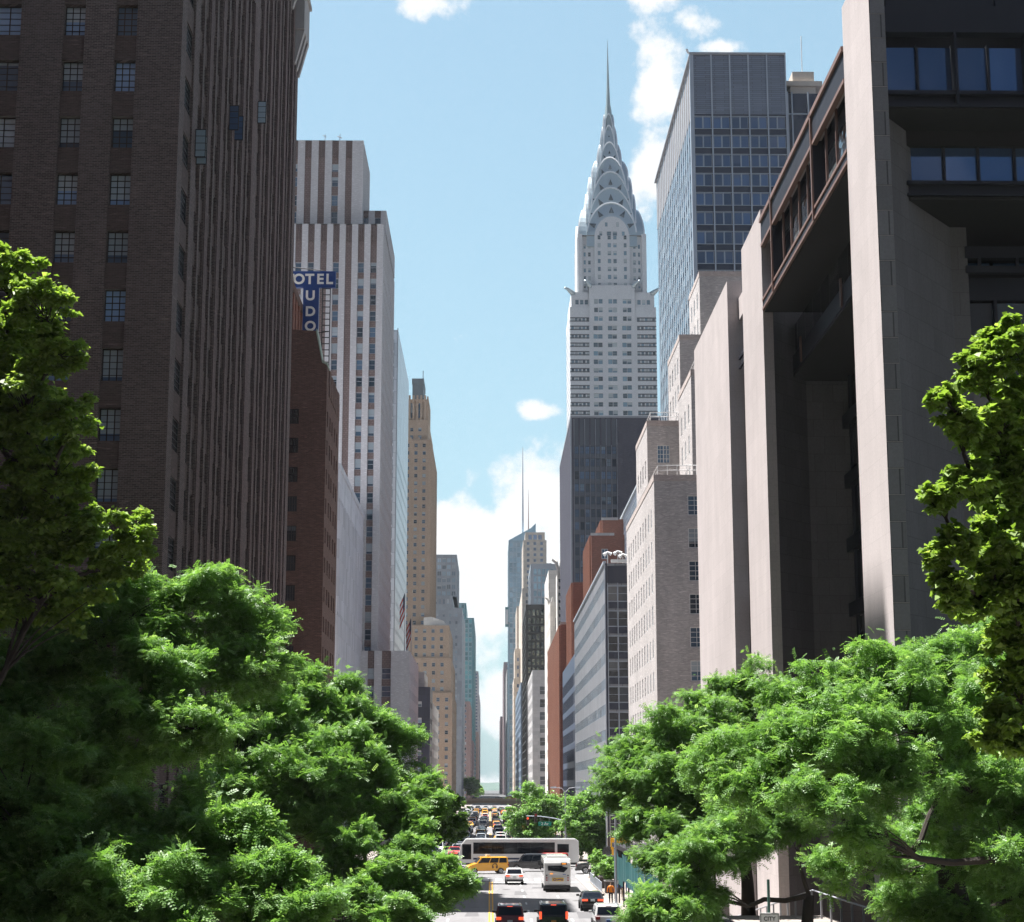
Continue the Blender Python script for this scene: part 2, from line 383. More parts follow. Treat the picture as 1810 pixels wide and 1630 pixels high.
# ------------------------------------------------------------------ building materials
brickA = mat_brick('dark_clinker_brick', (.068, .050, .048), (.135, .098, .092), (.19, .165, .16), .25, .085, amt=.22)
brickApier = mat_brick('purple_pier_brick', (.085, .058, .056), (.135, .094, .088), (.14, .115, .112), .25, .085, amt=.2)
brickA2 = mat_brick('dark_spandrel_brick', (.075, .052, .048), (.11, .078, .072), (.11, .09, .085), .25, .085)
brickB = mat_brick('brown_brick', (.10, .056, .047), (.15, .085, .07), (.15, .115, .10), .3, .1, amt=.22)
brickR = mat_brick('orange_red_brick', (.27, .115, .075), (.34, .15, .10), (.3, .19, .15), .3, .1, amt=.15)
brickT = mat_brick('tan_brick', (.36, .265, .195), (.44, .335, .25), (.42, .32, .25), .4, .15, amt=.16)
brickP = mat_brick('pinkish_buff_brick', (.40, .34, .32), (.49, .43, .41), (.44, .37, .33), .35, .1, amt=.14)
brickG = mat_brick('mixed_grey_buff_brick', (.36, .33, .325), (.50, .46, .445), (.44, .425, .42), .3, .1, amt=.25)
whiteb = mat_brick('white_brick', (.52, .50, .51), (.59, .575, .585), (.48, .47, .48), .5, .16, amt=.10, bump=.1)
brownsp = mat_panel('brown_patterned_spandrel', (.20, .145, .135), (.12, .085, .08), .6, .4, .8, .2, .04)
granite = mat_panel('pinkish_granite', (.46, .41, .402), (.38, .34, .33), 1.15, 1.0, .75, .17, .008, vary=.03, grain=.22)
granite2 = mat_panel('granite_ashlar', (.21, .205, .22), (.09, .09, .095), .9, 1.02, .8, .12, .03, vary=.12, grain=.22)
corten = mat_plain('dark_weathered_steel', (.026, .028, .040), .55, .3, .5)
cortenl = mat_plain('brown_steel_edge', (.24, .15, .125), .5, .2, .5)
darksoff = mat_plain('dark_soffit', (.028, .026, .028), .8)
limest = mat_panel('grey_limestone', (.42, .41, .41), (.3, .3, .3), 2.2, 1.2, .8, .12, .02)
whitest = mat_panel('white_stone', (.66, .63, .59), (.5, .48, .45), 2.5, 1.4, .8, .1, .03)
concr = mat_plain('grey_concrete', (.36, .35, .35), .85, amt=.2)
steelp = mat_panel('embossed_steel_panel', (.62, .64, .67), (.36, .38, .42), 1.4, 3.3, .32, .06, .05, .55, .12)
alu = mat_plain('pale_aluminium', (.66, .68, .72), .35, .5, .5)
alud = mat_plain('grey_mullion_metal', (.36, .38, .42), .4, .4, .5)
navy = mat_plain('navy_spandrel', (.018, .022, .045), .25, 0, .7)
navyw = mat_panel('dark_navy_wall', (.035, .038, .06), (.02, .02, .03), 1.5, 3.2, .5, .1, .03)
louvre = mat_panel('grey_blue_louvre', (.16, .19, .25), (.06, .07, .1), 3.0, .35, .5, .1, .03)
purpleb = mat_brick('dark_purple_brick', (.062, .066, .095), (.082, .086, .12), (.11, .095, .1), .4, .12, amt=.14)
roofm = mat_plain('roof_felt', (.22, .21, .2), .95)
copper = mat_plain('green_copper_coping', (.30, .36, .30), .7)
chromium = mat_plain('polished_steel_cladding', (.42, .50, .545), .34, .7, .5, .08)
beigest = mat_panel('beige_stone', (.52, .45, .38), (.4, .34, .3), 2.5, 1.5, .8, .1, .03)
teal = mat_glass('teal_glass', (.10, .30, .32), (.2, .45, .45), .2, .08, .35, cloudy=.3)
blueg = mat_glass('pale_blue_glass', (.27, .42, .50), (.42, .54, .60), .2, .10, .3, cloudy=.2)
g_case = mat_glass('casement_glass', (.15, .24, .38), (.44, .54, .62), .62, .08, 0, cloudy=.5)
g_case2 = mat_glass('dark_casement_glass', (.03, .035, .045), (.12, .14, .16), .25, .08, 0)
g_dark = mat_glass('office_glass', (.05, .085, .13), (.42, .48, .52), .45, .06, .05, cloudy=.5)
g_blue = mat_glass('blue_reflecting_glass', (.07, .12, .22), (.12, .17, .28), .3, .06, .25, cloudy=.25)
g_ford = mat_glass('broad_blue_glass', (.10, .165, .31), (.14, .21, .34), .15, .03, .55, cloudy=.12)
g_chr = mat_glass('small_tower_glass', (.10, .17, .22), (.5, .56, .58), .5, .08, 0, cloudy=.5)
g_bright = mat_glass('sky_lit_glass', (.26, .34, .40), (.62, .66, .68), .5, .08, .1, cloudy=.4)
g_black = mat_glass('black_glass', (.018, .022, .03), (.12, .13, .14), .35, .04, .1, cloudy=.4)
g_gold = mat_glass('bronze_mirror_glass', (.20, .19, .13), (.02, .03, .03), .35, .05, .8, wob=.25, cloudy=.3)
g_street = mat_glass('street_side_glass', (.08, .12, .16), (.3, .34, .36), .35, .04, .4, wob=.1, cloudy=.4)
fr_blk = mat_plain('black_window_frame', (.018, .016, .018), .5)
fr_wht = mat_plain('white_window_frame', (.62, .62, .62), .5)
fr_gry = mat_plain('grey_window_frame', (.30, .31, .34), .5)
fr_pal = mat_plain('pale_steel_frame', (.42, .46, .52), .4, .3)

# ------------------------------------------------------------------ left side of the street
def dark_tower():
    r = thing('apartment_tower', 'dark brown brick apartment tower filling the upper left, casement windows, ribbed street side', 'building', (-20, 90, 0))
    P = Vector((0, 0, 0)); o = []
    r.location = (0, 0, 0)
    b = MB(); rows = [(23.25 + 2.862 * k - .78, 23.25 + 2.862 * k + .80) for k in range(-7, 17)]
    X0 = -58; S = []
    L = -15.0 - X0
    for c, hw in ((-17.70, .52), (-20.22, .52), (-23.75, .95), (-28.1, .52), (-30.6, .52), (-34.2, .95), (-38.5, .52), (-41, .52), (-45, .95), (-49, .52), (-52, .52)): S.append((c - hw - X0, c + hw - X0))
    S = sorted(S)
    H = 71.0; Hn = 60.0
    bricks = b
    wS = facade(b, (X0, 78.8), (1, 0), L, 0, Hn, S, [q for q in rows if q[1] < Hn - 1], cr=.11, wr=.42, sp=2)
    # street side: first bay, then ribs
    cols = [(1.3, 3.6)]; y = 5.0
    ribs = []
    while y < 47.2:
        cols += [(y, y + 1.15), (y + 1.62, y + 2.77)]; ribs.append(y + 2.77); y += 4.0
    cols = [c for c in cols if c[1] < 47.6]
    Wd = 47.8
    cut = 25.0; lowc = [c for c in cols if c[1] < cut]; hic = [(c[0] - cut, c[1] - cut) for c in cols if c[0] > cut]
    wE = facade(b, (-15, 78.8), (0, 1), cut, 0, Hn, lowc, [q for q in rows if q[1] < Hn - 1], cr=.10, wr=.2, sp=2)
    wE += facade(b, (-15, 78.8 + cut), (0, 1), Wd - cut, 0, H, hic, rows, cr=.10, wr=.2, sp=2)
    b.quad((X0, 78.8 + Wd, 0), (X0, 78.8, 0), (X0, 78.8, H), (X0, 78.8 + Wd, H), 0)
    b.quad((-15, 78.8 + Wd, 0), (X0, 78.8 + Wd, 0), (X0, 78.8 + Wd, H), (-15, 78.8 + Wd, H), 0)
    b.quad((X0, 78.8, Hn), (-15, 78.8, Hn), (-15, 103.8, Hn), (X0, 103.8, Hn), 3); b.quad((X0, 103.8, H), (-15, 103.8, H), (-15, 126.6, H), (X0, 126.6, H), 3); b.quad((X0, 103.8, Hn), (-15, 103.8, Hn), (-15, 103.8, H), (X0, 103.8, H), 0)
    for k in range(len(ribs)):   # projecting ribs between the window pairs
        ya = 78.8 + ribs[k] + .12; yb = 78.8 + min(ribs[k] + 4.0 - 2.77 - .12, Wd); 
        if yb <= ya: continue
        b.box(-15.0, -14.94, ya, yb, 3.2, (Hn if yb < 104 else H) - 1.6, 1)
    b.build('wall', [brickA, brickApier, brickA2, roofm], r)
    p = MB(); parapet(p, X0, -15, 103.8, 126.6, H, 1.5, .4, 0); parapet(p, X0, -15, 78.8, 103.6, Hn, 1.2, .4, 0); p.build('parapet', brickApier, r)
    # carved stone balcony near the top of the far corner
    s = MB()
    for (ya, yb, xa, z0, z1) in ((123.5, 127.0, .75, 66.2, 69.3), (118.0, 122.2, .85, 69.6, 72.4)):
        s.box(-15.0, -15 + xa, ya, yb, z0, z1); s.box(-15.0, -15 + xa + .16, ya - .15, yb + .15, z1, z1 + .3)
        for k in range(3):
            yy = ya + .5 + k * (yb - ya - 1) / 2
            s.hexa([(-15, yy - .25, z0 - 2.6), (-14.9, yy - .25, z0 - 2.6), (-14.9, yy + .25, z0 - 2.6), (-15, yy + .25, z0 - 2.6)], [(-15, yy - .3, z0), (-15 + xa, yy - .3, z0), (-15 + xa, yy + .3, z0), (-15, yy + .3, z0)])
            s.tube([(-14.7, yy, z1 + .3), (-14.6, yy, z1 + 1.2), (-14.6, yy, z1 + 1.7)], [.22, .14, .03], 6)
    s.build('stone_balcony', mat_plain('weathered_pale_stone', (.34, .33, .33), .9, amt=.3), r)
    a = MB(); a.box(-26, -21, 79.3, 88, Hn + .003, H + 52, 0)  # unseen tower added to cast the shadow on the near granite pier
    a.build('shadow_tower', brickA, r)
    put_windows(r, [q for q in wS], (2, 4, .05, .05), (g_case, fr_blk), 70, sub=True)
    put_windows(r, wE, (1, 4, .05, .04), (g_case2, fr_blk), 100)
    # a few steel casements standing open on the street side
    for (py_, px_, cl) in ((255, 357, g_bright), (268, 359, g_bright), (210, 416, g_blue), (228, 424, g_blue), (200, 465, g_bright)):
        q = PX(px_, py_, -14.65); 
        m = MB(); m.box(0, .55, -.02, .02, 0, 1.5, 1); m.quad((.04, -.024, .05), (.51, -.024, .05), (.51, -.024, 1.45), (.04, -.024, 1.45), 0)
        for k in (1, 2, 3): m.box(.02, .53, -.034, -.026, 1.5 * k / 4 - .015, 1.5 * k / 4 + .015, 1)
        o = m.build('open_casement', [cl, fr_blk], r); o.location = (-15.0, q.y, q.z - .7); 
dark_tower()

def brown_building():
    r = thing('apartment_house', 'brown brick apartment house with sloping green coping, just beyond the dark ribbed tower', 'building')
    b = MB(); X0 = -20.9; rows = [(33.73 + .3 + 2.7 * k, 33.73 + .3 + 2.7 * k + 1.42) for k in range(-11, 6)]
    # windows on the face towards the camera
    xs = [PY(519, 750, 155).x]
    cols = sorted([(x - .46 - X0, x + .46 - X0) for x in xs])
    wS = facade(b, (X0, 155), (1, 0), -15.05 - X0, 0, 45.2, cols, rows, 0, .22)
    wE = facade(b, (-15.05, 155), (0, 1), 13.3, 0, 45.2, [(.9, 1.8), (3.4, 4.4), (5.5, 6.5), (8.4, 9.4), (10.6, 11.6)], rows, 0, .25)
    b.quad((-15.05, 168.3, 0), (X0, 168.3, 0), (X0, 168.3, 45.2), (-15.05, 168.3, 45.2), 0); b.quad((X0, 168.3, 0), (X0, 155, 0), (X0, 155, 45.2), (X0, 168.3, 45.2), 0)
    b.quad((X0, 155, 45.2), (-15.05, 155, 45.2), (-15.05, 168.3, 45.2), (X0, 168.3, 45.2), 1)
    b.build('wall', [brickB, roofm], r)
    g = MB(); g.prism([(X0, 45.204), (-15.06, 45.204), (-15.06, 47.6), (-15.5, 47.9), (-16.15, 50.9), (X0, 51.1)], 155.0, 157.2, 'y'); g.build('gable', brickB, r)
    c = MB(); c.prism([(-15.0, 47.62), (-15.0, 47.85), (-15.5, 48.15), (-16.05, 51.12), (-16.15, 50.88), (-15.52, 47.88)], 154.9, 157.25, 'y'); c.build('coping', copper, r)
    p = MB()
    for k in range(5): p.box(-15.35, -14.98, 157.4 + k * 2.2, 158.8 + k * 2.2, 45.204, 47.7 - .1 * (k % 2))
    p.box(-15.35, -15.02, 158.0, 168.3, 45.204, 46.9); p.build('parapet', brickB, r)
    put_windows(r, wS, (3, 1, .07, .06), (g_case2, fr_blk), 60); put_windows(r, wE, (1, 1, .06, .05), (g_black, fr_blk), 100)
brown_building()

def hotel():
    r = thing('hotel_building', 'reddish brown brick hotel rising behind the brown apartment house, mostly hidden by the dark tower', 'building')
    b = MB(); w_ = block(b, -46, -21.0, 175, 196, 0, 61.3, S=dict(cols=lambda L: per(L, 3.0, 1.1), rows=lambda a, c: lev(a, c, 3.0, 1.5, 1), wr=.2), E=dict(cols=lambda L: per(L, 2.6, 1.1), rows=lambda a, c: lev(a, c, 3.0, 1.5, 1), cr=.2, wr=.35), rm=1)
    b.build('wall', [mat_brick('red_brown_brick', (.17, .07, .05), (.24, .10, .07), (.2, .12, .1), .3, .1), roofm], r)
    p = MB(); parapet(p, -46, -21, 175, 196, 61.3, .9, .4); p.build('parapet', brickB, r)
    put_windows(r, w_['E'], (1, 1, .06, .05), (g_black, fr_blk), 30); put_windows(r, w_['S'], (1, 1, .06, .05), (g_black, fr_blk), 30)
    # hidden block added to cast the long shade band on the street
    b = MB(); block(b, -44, -21.2, 149, 165, 0, 82, rm=0); b.build('hidden_shade_wing', brickB, r)
    s = thing('hotel_sign', 'blue hotel sign with white capitals, a wide top board over a tall narrow board', 'sign')
    Y = 186.0
    A = PY(505, 479, Y); Bp = PY(593, 508, Y); m = MB(); m.box(A.x, Bp.x, Y, Y + .5, Bp.z, A.z); m.build('top_board', BLUE, s, bevel=.03)
    A2 = PY(536, 510, Y); B2 = PY(561, 640, Y); m = MB(); m.box(A2.x, B2.x, Y + .02, Y + .48, B2.z, Bp.z - .005); m.build('tall_board', BLUE, s)
    def txt(ch, px, py, hpx, nm='lettering'):
        c = bpy.data.curves.new(nm, 'FONT'); c.body = ch; c.size = hpx * Y / F_ * 1.38; c.align_x = 'CENTER'; c.align_y = 'CENTER'; c.extrude = .03; c.offset = .05
        c.materials.append(WHITEP); q = PY(px, py, Y); text_mesh(c, nm, s, (q.x, Y - .04, q.z - .02), (PI / 2, 0, 0))
    for ch, px in (('H', 512), ('O', 528.5), ('T', 547.5), ('E', 566), ('L', 582)): txt(ch, px, 494, 19)
    for ch, py_ in (('U', 523), ('D', 551), ('O', 577), ('R', 603)): txt(ch, 548.5, py_, 18)
    f = MB(); xa = B2.x + .35
    for z in np.arange(B2.z, Bp.z, .7): f.box(xa, xa + .9, Y + .2, Y + .28, z, z + .09)
    f.box(xa, xa + .1, Y + .18, Y + .3, B2.z, Bp.z); f.box(xa + .85, xa + .95, Y + .18, Y + .3, B2.z - 3, Bp.z)
    f.tube([(B2.x - 3, Y + .3, Bp.z - 5.5), (B2.x + 1.2, Y + .3, Bp.z - 5)], .05, 5); f.tube([(B2.x - 4, Y - .1, A.z + .5), (B2.x + .5, Y - .1, A.z)], .06, 5)
    f.build('ladder_frame', fr_blk, s)
BLUE = mat_plain('deep_blue_sign_paint', (.012, .05, .21), .5); WHITEP = mat_plain('white_paint', (.8, .8, .78), .6, amt=.03)
hotel()

def rib_strip(mb, X, Y0, Y1, Z0, Z1, period, t, d, m=0, out=1):
    y = Y0 + .3
    while y + t < Y1: mb.box(min(X, X + out * d), max(X, X + out * d), y, y + t, Z0, Z1, m); y += period

def news_tower():
    r = thing('office_tower', 'tall white brick tower with brown window stripes and flat stepped top', 'building')
    W = []; b = MB()
    Xr = -21.1; x_last = PY(659.5, 500, 325).x
    n = 12; X0 = Xr - 2.0 - n * 2.44; cols = [(x_last - 2.44 * k - .62 - X0, x_last - 2.44 * k + .62 - X0) for k in range(n)][::-1]
    rows = [(4 + 3.25 * k, 4 + 3.25 * k + 2.05) for k in range(33)]
    bl = {n - 3, n - 5, n - 9}
    W += facade(b, (X0, 325), (1, 0), Xr - X0, 0, 117.8, cols, rows, .35, .5, 1, bl)
    E_ = lambda L: per(L, 2.44, 1.15, .8)
    W2 = facade(b, (Xr, 325), (0, 1), 40, 0, 117.8, E_(40), rows, .04, .08, 1)
    b.quad((X0, 325, 117.8), (Xr, 325, 117.8), (Xr, 365, 117.8), (X0, 365, 117.8), 2); b.quad((X0, 365, 0), (X0, 325, 0), (X0, 325, 117.8), (X0, 365, 117.8), 0); b.quad((Xr, 365, 0), (X0, 365, 0), (X0, 365, 117.8), (Xr, 365, 117.8), 0)
    # upper stages
    q = block(b, X0, -20.95, 331, 362, 117.8, 122.6, S=dict(cols=lambda L: [(c[0] + .3, c[1] + .3) for c in cols if c[1] + .4 < L], rows=[(118.6, 121.2)], cr=.3, wr=.4, sp=1), E=dict(cols=E_, rows=[(118.6, 121.2)], cr=.3, wr=.4, sp=1), rm=2); W += q['S'] + q['E']
    xr = -25.5; c2 = [(x0 - X0, x0 + 1.3 - X0) for x0 in (-29.0 - 2.7 * k for k in range(7))][::-1]
    rr = [(119.0, 121.4), (122.6, 124.8), (126.6, 128.6), (129.7, 131.3)]
    q = facade(b, (X0, 328), (1, 0), xr - X0, 117.8, 136.2, c2, rr, .3, .42, 1, {6, 4, 3}); W += q
    W2 += facade(b, (xr, 328), (0, 1), 19, 117.8, 136.2, E_(19), rr[:2], .3, .42, 1)
    b.quad((X0, 328, 136.2), (xr, 328, 136.2), (xr, 347, 136.2), (X0, 347, 136.2), 2); b.quad((X0, 347, 117.8), (X0, 328, 117.8), (X0, 328, 136.2), (X0, 347, 136.2), 0); b.quad((xr, 347, 117.8), (X0, 347, 117.8), (X0, 347, 136.2), (xr, 347, 136.2), 0)
    # low block at the street
    q = block(b, -30, -14.9, 321, 362, 0, 34.2, S=dict(cols=[(30 - 22.6, 30 - 21.4), (30 - 20.0, 30 - 18.3)], rows=lev(2, 33, 3.25, 2.0, 1), cr=.3, wr=.45, sp=1), E=dict(cols=lambda L: per(L, 3.0, .9), rows=lev(2, 33, 3.25, 1.6, 1), wr=.3), rm=2); W += q['S']; W2 += q['E']
    b.build('wall', [whiteb, brownsp, roofm], r)
    g = MB()
    for (c0, c1, z0, z1, yy, base) in [(c[0], c[1], 114.2, 117.6, 325, X0) for c in cols] + [(c[0], c[1], 132.6, 136.0, 328, X0) for c in c2]:
        for k in range(3):
            xx = base + c0 + (c1 - c0) * (k + .5) / 3; g.box(xx - .1, xx + .1, yy - .06, yy + .32, z0, z1)
    g.build('brick_fluting', brownsp, r)
    a = MB(); bx = PY(588, 235, 333)
    for k, (dx, h) in enumerate(((-1.6, 3.2), (0, 2.0), (1.4, 3.3), (.7, 1.5))): a.tube([(bx.x + dx, 333, 136.2), (bx.x + dx + .1, 333, 136.2 + h)], .07, 5)
    a.tube([(bx.x - 1.6, 333, 138), (bx.x + 2.2, 333, 137.6)], .06, 5); a.tube([(bx.x - 2.0, 333, 139.2), (bx.x - 1.2, 333, 138.8)], .06, 5); a.tube([(bx.x + 1, 333, 139), (bx.x + 1.9, 333, 138.6)], .1, 5)
    a.build('rooftop_antenna', fr_gry, r)
    put_windows(r, W, (0, 1, .1, .06), (g_dark, fr_gry), 100); put_windows(r, W2, (0, 1, .08, .05), (g_dark, fr_gry), 100)
    r2 = thing('printing_annex', 'windowless-looking pale ribbed low building between the brown apartment house and the white striped tower', 'building')
    b = MB(); b.box(-60, -24.0, 271, 324.6, 0, 60.2, 0); b.box(-24.0, -23.9, 271.2, 324.4, 36.0, 36.5, 1)
    rib_strip(b, -24.0, 271, 324.6, 0, 54.5, 2.5, .9, .16, 0); b.box(-24.0, -23.86, 271.1, 324.5, 59.2, 60.25, 0)
    b.build('wall', [mat_panel('bluish_white_brick', (.56, .56, .60), (.45, .45, .5), 1.5, 3.0, .8, .12, .03), fr_gry], r2)
news_tower()

def grid_building(name, label, blocks, mats, wst, wm, extra=None, cat='building', limit=100, roofbits=()):
    r = thing(name, label, cat); b = MB(); W = []
    for bl in blocks:
        q = block(b, *bl[0], **bl[1]); 
        for v in q.values(): W += v
    b.build('wall', mats, r)
    if roofbits:
        p = MB()
        for rb in roofbits: p.box(*rb)
        p.build('roof_housing', mats[0], r)
    put_windows(r, W, wst, wm, limit)
    if extra: extra(r)
    return r
def sp(period, ww, pitch, h, off=1.0, z0=None, z1=None, **k):
    return dict(cols=(lambda L: per(L, period, ww)), rows=(lambda a, c: lev(a if z0 is None else z0, (c - .6) if z1 is None else z1, pitch, h, off)), **k)

def mullions(mb, o, u, W, z0, z1, xs, zs, t=.16, d=.22, m=0, tz=.12):
    ux, uy = u; nx, ny = uy, -ux
    def bar(a0, a1, c0, c1, dd):
        p = [(o[0] + ux * a + nx * e, o[1] + uy * a + ny * e) for a, e in ((a0, 0.003), (a1, 0.003), (a1, dd), (a0, dd))]
        mb.hexa([(*q, c0) for q in p[::-1]], [(*q, c1) for q in p[::-1]], m)
    for x in xs: bar(x - t / 2, x + t / 2, z0, z1, d)
    for z in zs: bar(0, W, z - tz / 2, z + tz / 2, d * .6)

def steel_tower():
    r = thing('office_tower', 'slab tower of pale silver steel panels just right of the white brown-striped tower', 'building')
    b = MB(); X0, X1, Y0, Y1, H = -42, -24.7, 447, 508, 129
    q = block(b, X0, X1, Y0, Y1, 0, H, S=sp(1.55, 1.25, 3.6, 3.0, wr=.15), E=dict(cols=lambda L: per(L, 2.1, .8), rows=lambda a, c: lev(a, 100, 3.6, 1.4, 2), wr=.03), rm=0)
    b.build('wall', [steelp], r)
    put_windows(r, q['S'] , (0, 0, .06, .05), (g_blue, fr_blk), 100); put_windows(r, q['E'], (0, 0, .1, .05), (g_bright, alu), 100)
    m = MB(); m.box(X1 - .2, X1 + .02, Y0 - .3, Y0 + .3, 0, H + .4); m.build('corner_post', fr_gry, r)
steel_tower()

grid_building('office_block', 'narrow dark navy office block with white window bands in front of the tan stepped tower', [((-21, -14.9, 434, 452, 0, 33.9), dict(S=sp(3.0, 1.9, 4.0, 1.3, wr=.15), E=sp(3, 1.6, 4, 1.3, wr=.15), rm=1))], [navyw, roofm], (1, 0, .08, .05), (g_bright, fr_wht))
grid_building('stone_building', 'low pale grey stone building beside the narrow navy block', [((-24, -14.95, 452.4, 508, 0, 31), dict(E=sp(3.2, 1.3, 3.6, 1.8, wr=.3), rm=1)), ((-24, -17.2, 455, 480, 31, 39), dict(S=sp(2.5, 1.1, 3.4, 1.6, wr=.25), E=sp(3, 1.1, 3.4, 1.6, wr=.25), rm=1))], [limest, roofm], (1, 1, .06, .05), (g_dark, fr_gry))

def tan_tower():
    tanS = dict(cols=lambda L: per(L, 3.4, 1.35), rows=lambda a, c: lev(a, c - .8, 3.2, 1.55, .9), wr=.3)
    bl = [((-33, -15.0, 690, 780, 0, 46), dict(S=tanS, E=tanS, rm=1)), ((-33, -15.6, 694, 776, 46, 60), dict(S=tanS, E=tanS, rm=1)),
          ((-33, -16.6, 700, 770, 60, 73.5), dict(S=tanS, E=tanS, rm=1)), ((-37, -25, 706, 790, 73.5, 151), dict(S=tanS, E=tanS, rm=1)),
          ((-36.5, -26.0, 708, 765, 151, 160), dict(S=tanS, E=tanS, rm=1)), ((-36, -26.8, 709, 740, 160, 169), dict(S=sp(3.2, 1.2, 9, 6.5, 1, wr=.6), E=sp(3.2, 1.2, 9, 6.5, 1, wr=.6), rm=1))]
    def ex(r):
        m = MB(); 
        for k in range(6): m.box(-36 + k * 1.62, -35.2 + k * 1.62, 708.2, 709, 160, 170.6)
        for k in range(8): m.box(-26.8, -26.2, 709.5 + k * 3.6, 711.2 + k * 3.6, 160, 170.4)
        for k in range(4): m.box(-37 + k * 3.4 + .1, -36.3 + k * 3.4, 705.6, 706, 73.6, 152)
        for k in range(14): m.box(-25, -24.7, 706.5 + k * 6, 708 + k * 6, 73.6, 152)
        m.build('buttress', brickT, r)
        m = MB(); m.box(-33, -28.4, 711, 730, 169.003, 178); m.box(-33.2, -28.2, 710.8, 730.2, 176, 178.4); m.build('roof_housing', mat_plain('slate_grey_cladding', (.13, .16, .18), .7), r)
        m = MB(); m.tube([(-28.6, 712, 178), (-28.6, 712, 182)], .15, 5); m.build('rooftop_mast', fr_blk, r)
        m = MB(); m.prism([(-27, 73.6), (-17.5, 73.6), (-19, 75.5), (-24, 77.2), (-27, 76.8)], 702, 712, 'y'); m.build('canopy_roof', whitest, r)
        m = MB(); m.box(-24, -14.8, 689.6, 690, 5, 8.5); m.build('cornice', limest, r)
    grid_building('art_deco_tower', 'slim tan brick tower with buttressed crown over stepped tan lower floors', bl, [brickT, roofm], (0, 1, .1, .06), (g_dark, fr_gry), ex)
tan_tower()
stoneW = sp(3.2, 1.6, 3.6, 1.9, wr=.3)
grid_building('office_tower', 'grey stone office tower with glass top floors, behind the slim tan brick tower', [
    ((-45, -15.0, 925, 1040, 0, 103.5), dict(S=sp(3.4, 1.3, 3.9, 2, wr=.3), E=stoneW, rm=1)), ((-45, -20.3, 927, 1030, 103.5, 110), dict(S=sp(2.2, 1.4, 8, 3, 2, wr=.3), E=stoneW, rm=1)),
    ((-45, -18.2, 932, 1010, 110, 133), dict(S=sp(2.6, 2.2, 3.6, 2.6, .6, wr=.15), E=sp(2.6, 2.2, 3.6, 2.6, .6, wr=.15), rm=1))], [mat_panel('blue_grey_stone', (.30, .32, .35), (.22, .23, .26), 2.5, 3.4, .6), roofm], (1, 0, .2, .1), (g_bright, fr_gry), limit=100)
grid_building('glass_tower', 'tall teal glass tower farther down the left side of the street', [((-30, -14.1, 1500, 1700, 0, 153), dict(S=sp(3.2, 2.9, 4, 3.5, .3, wr=.1), E=sp(3.6, 3.2, 4, 3.4, .3, wr=.1), rm=1)), ((-30, -24.5 + 3.5, 1500.5, 1600, 153, 166), dict(S=sp(3.2, 2.8, 4, 3.4, .3, wr=.1), rm=1))], [mat_plain('teal_metal', (.08, .22, .24), .4, .3), roofm], (0, 0, .2, .1), (teal, alud), limit=80)
grid_building('distant_tower', 'far slim grey-blue tower at the left edge of the street gap', [((-28, -13.2, 2150, 2400, 0, 120), dict(S=sp(4, 2.2, 4, 2.2, wr=.3), E=sp(5, 2.5, 4, 2.2, wr=.3), rm=0)), ((-28, -14.6, 2160, 2300, 120, 150), dict(S=sp(4, 2.2, 4, 2.2, wr=.3), rm=0))], [limest], (0, 0, .2, .1), (g_blue, fr_gry), limit=40)
grid_building('brick_building', 'old purplish brick building under the teal glass tower at the left edge of the gap', [((-30, -13.6, 1180, 1330, 0, 66), dict(S=sp(3.4, 1.5, 3.6, 2, wr=.3), E=sp(5, 2, 3.6, 2, wr=.3), rm=1)), ((-30, -12.9, 1340, 1480, 0, 44), dict(E=sp(5, 2, 3.6, 2, wr=.3), rm=1))], [mat_brick('purple_grey_brick', (.20, .14, .15), (.27, .19, .19), (.25, .2, .2), .5, .2), roofm], (0, 0, .2, .1), (g_dark, fr_gry), limit=40)
grid_building('brick_building', 'small far brick building ending the left row above the park trees', [((-26, -11.6, 1720, 1860, 0, 62), dict(S=sp(4, 2, 4, 2.2, wr=.4), E=sp(6, 3, 4, 2.2, wr=.4), rm=1))], [mat_brick('faded_red_brick', (.36, .2, .17), (.44, .27, .22), (.4, .3, .26), .5, .2), roofm], (0, 0, .2, .1), (g_dark, fr_gry), limit=20)

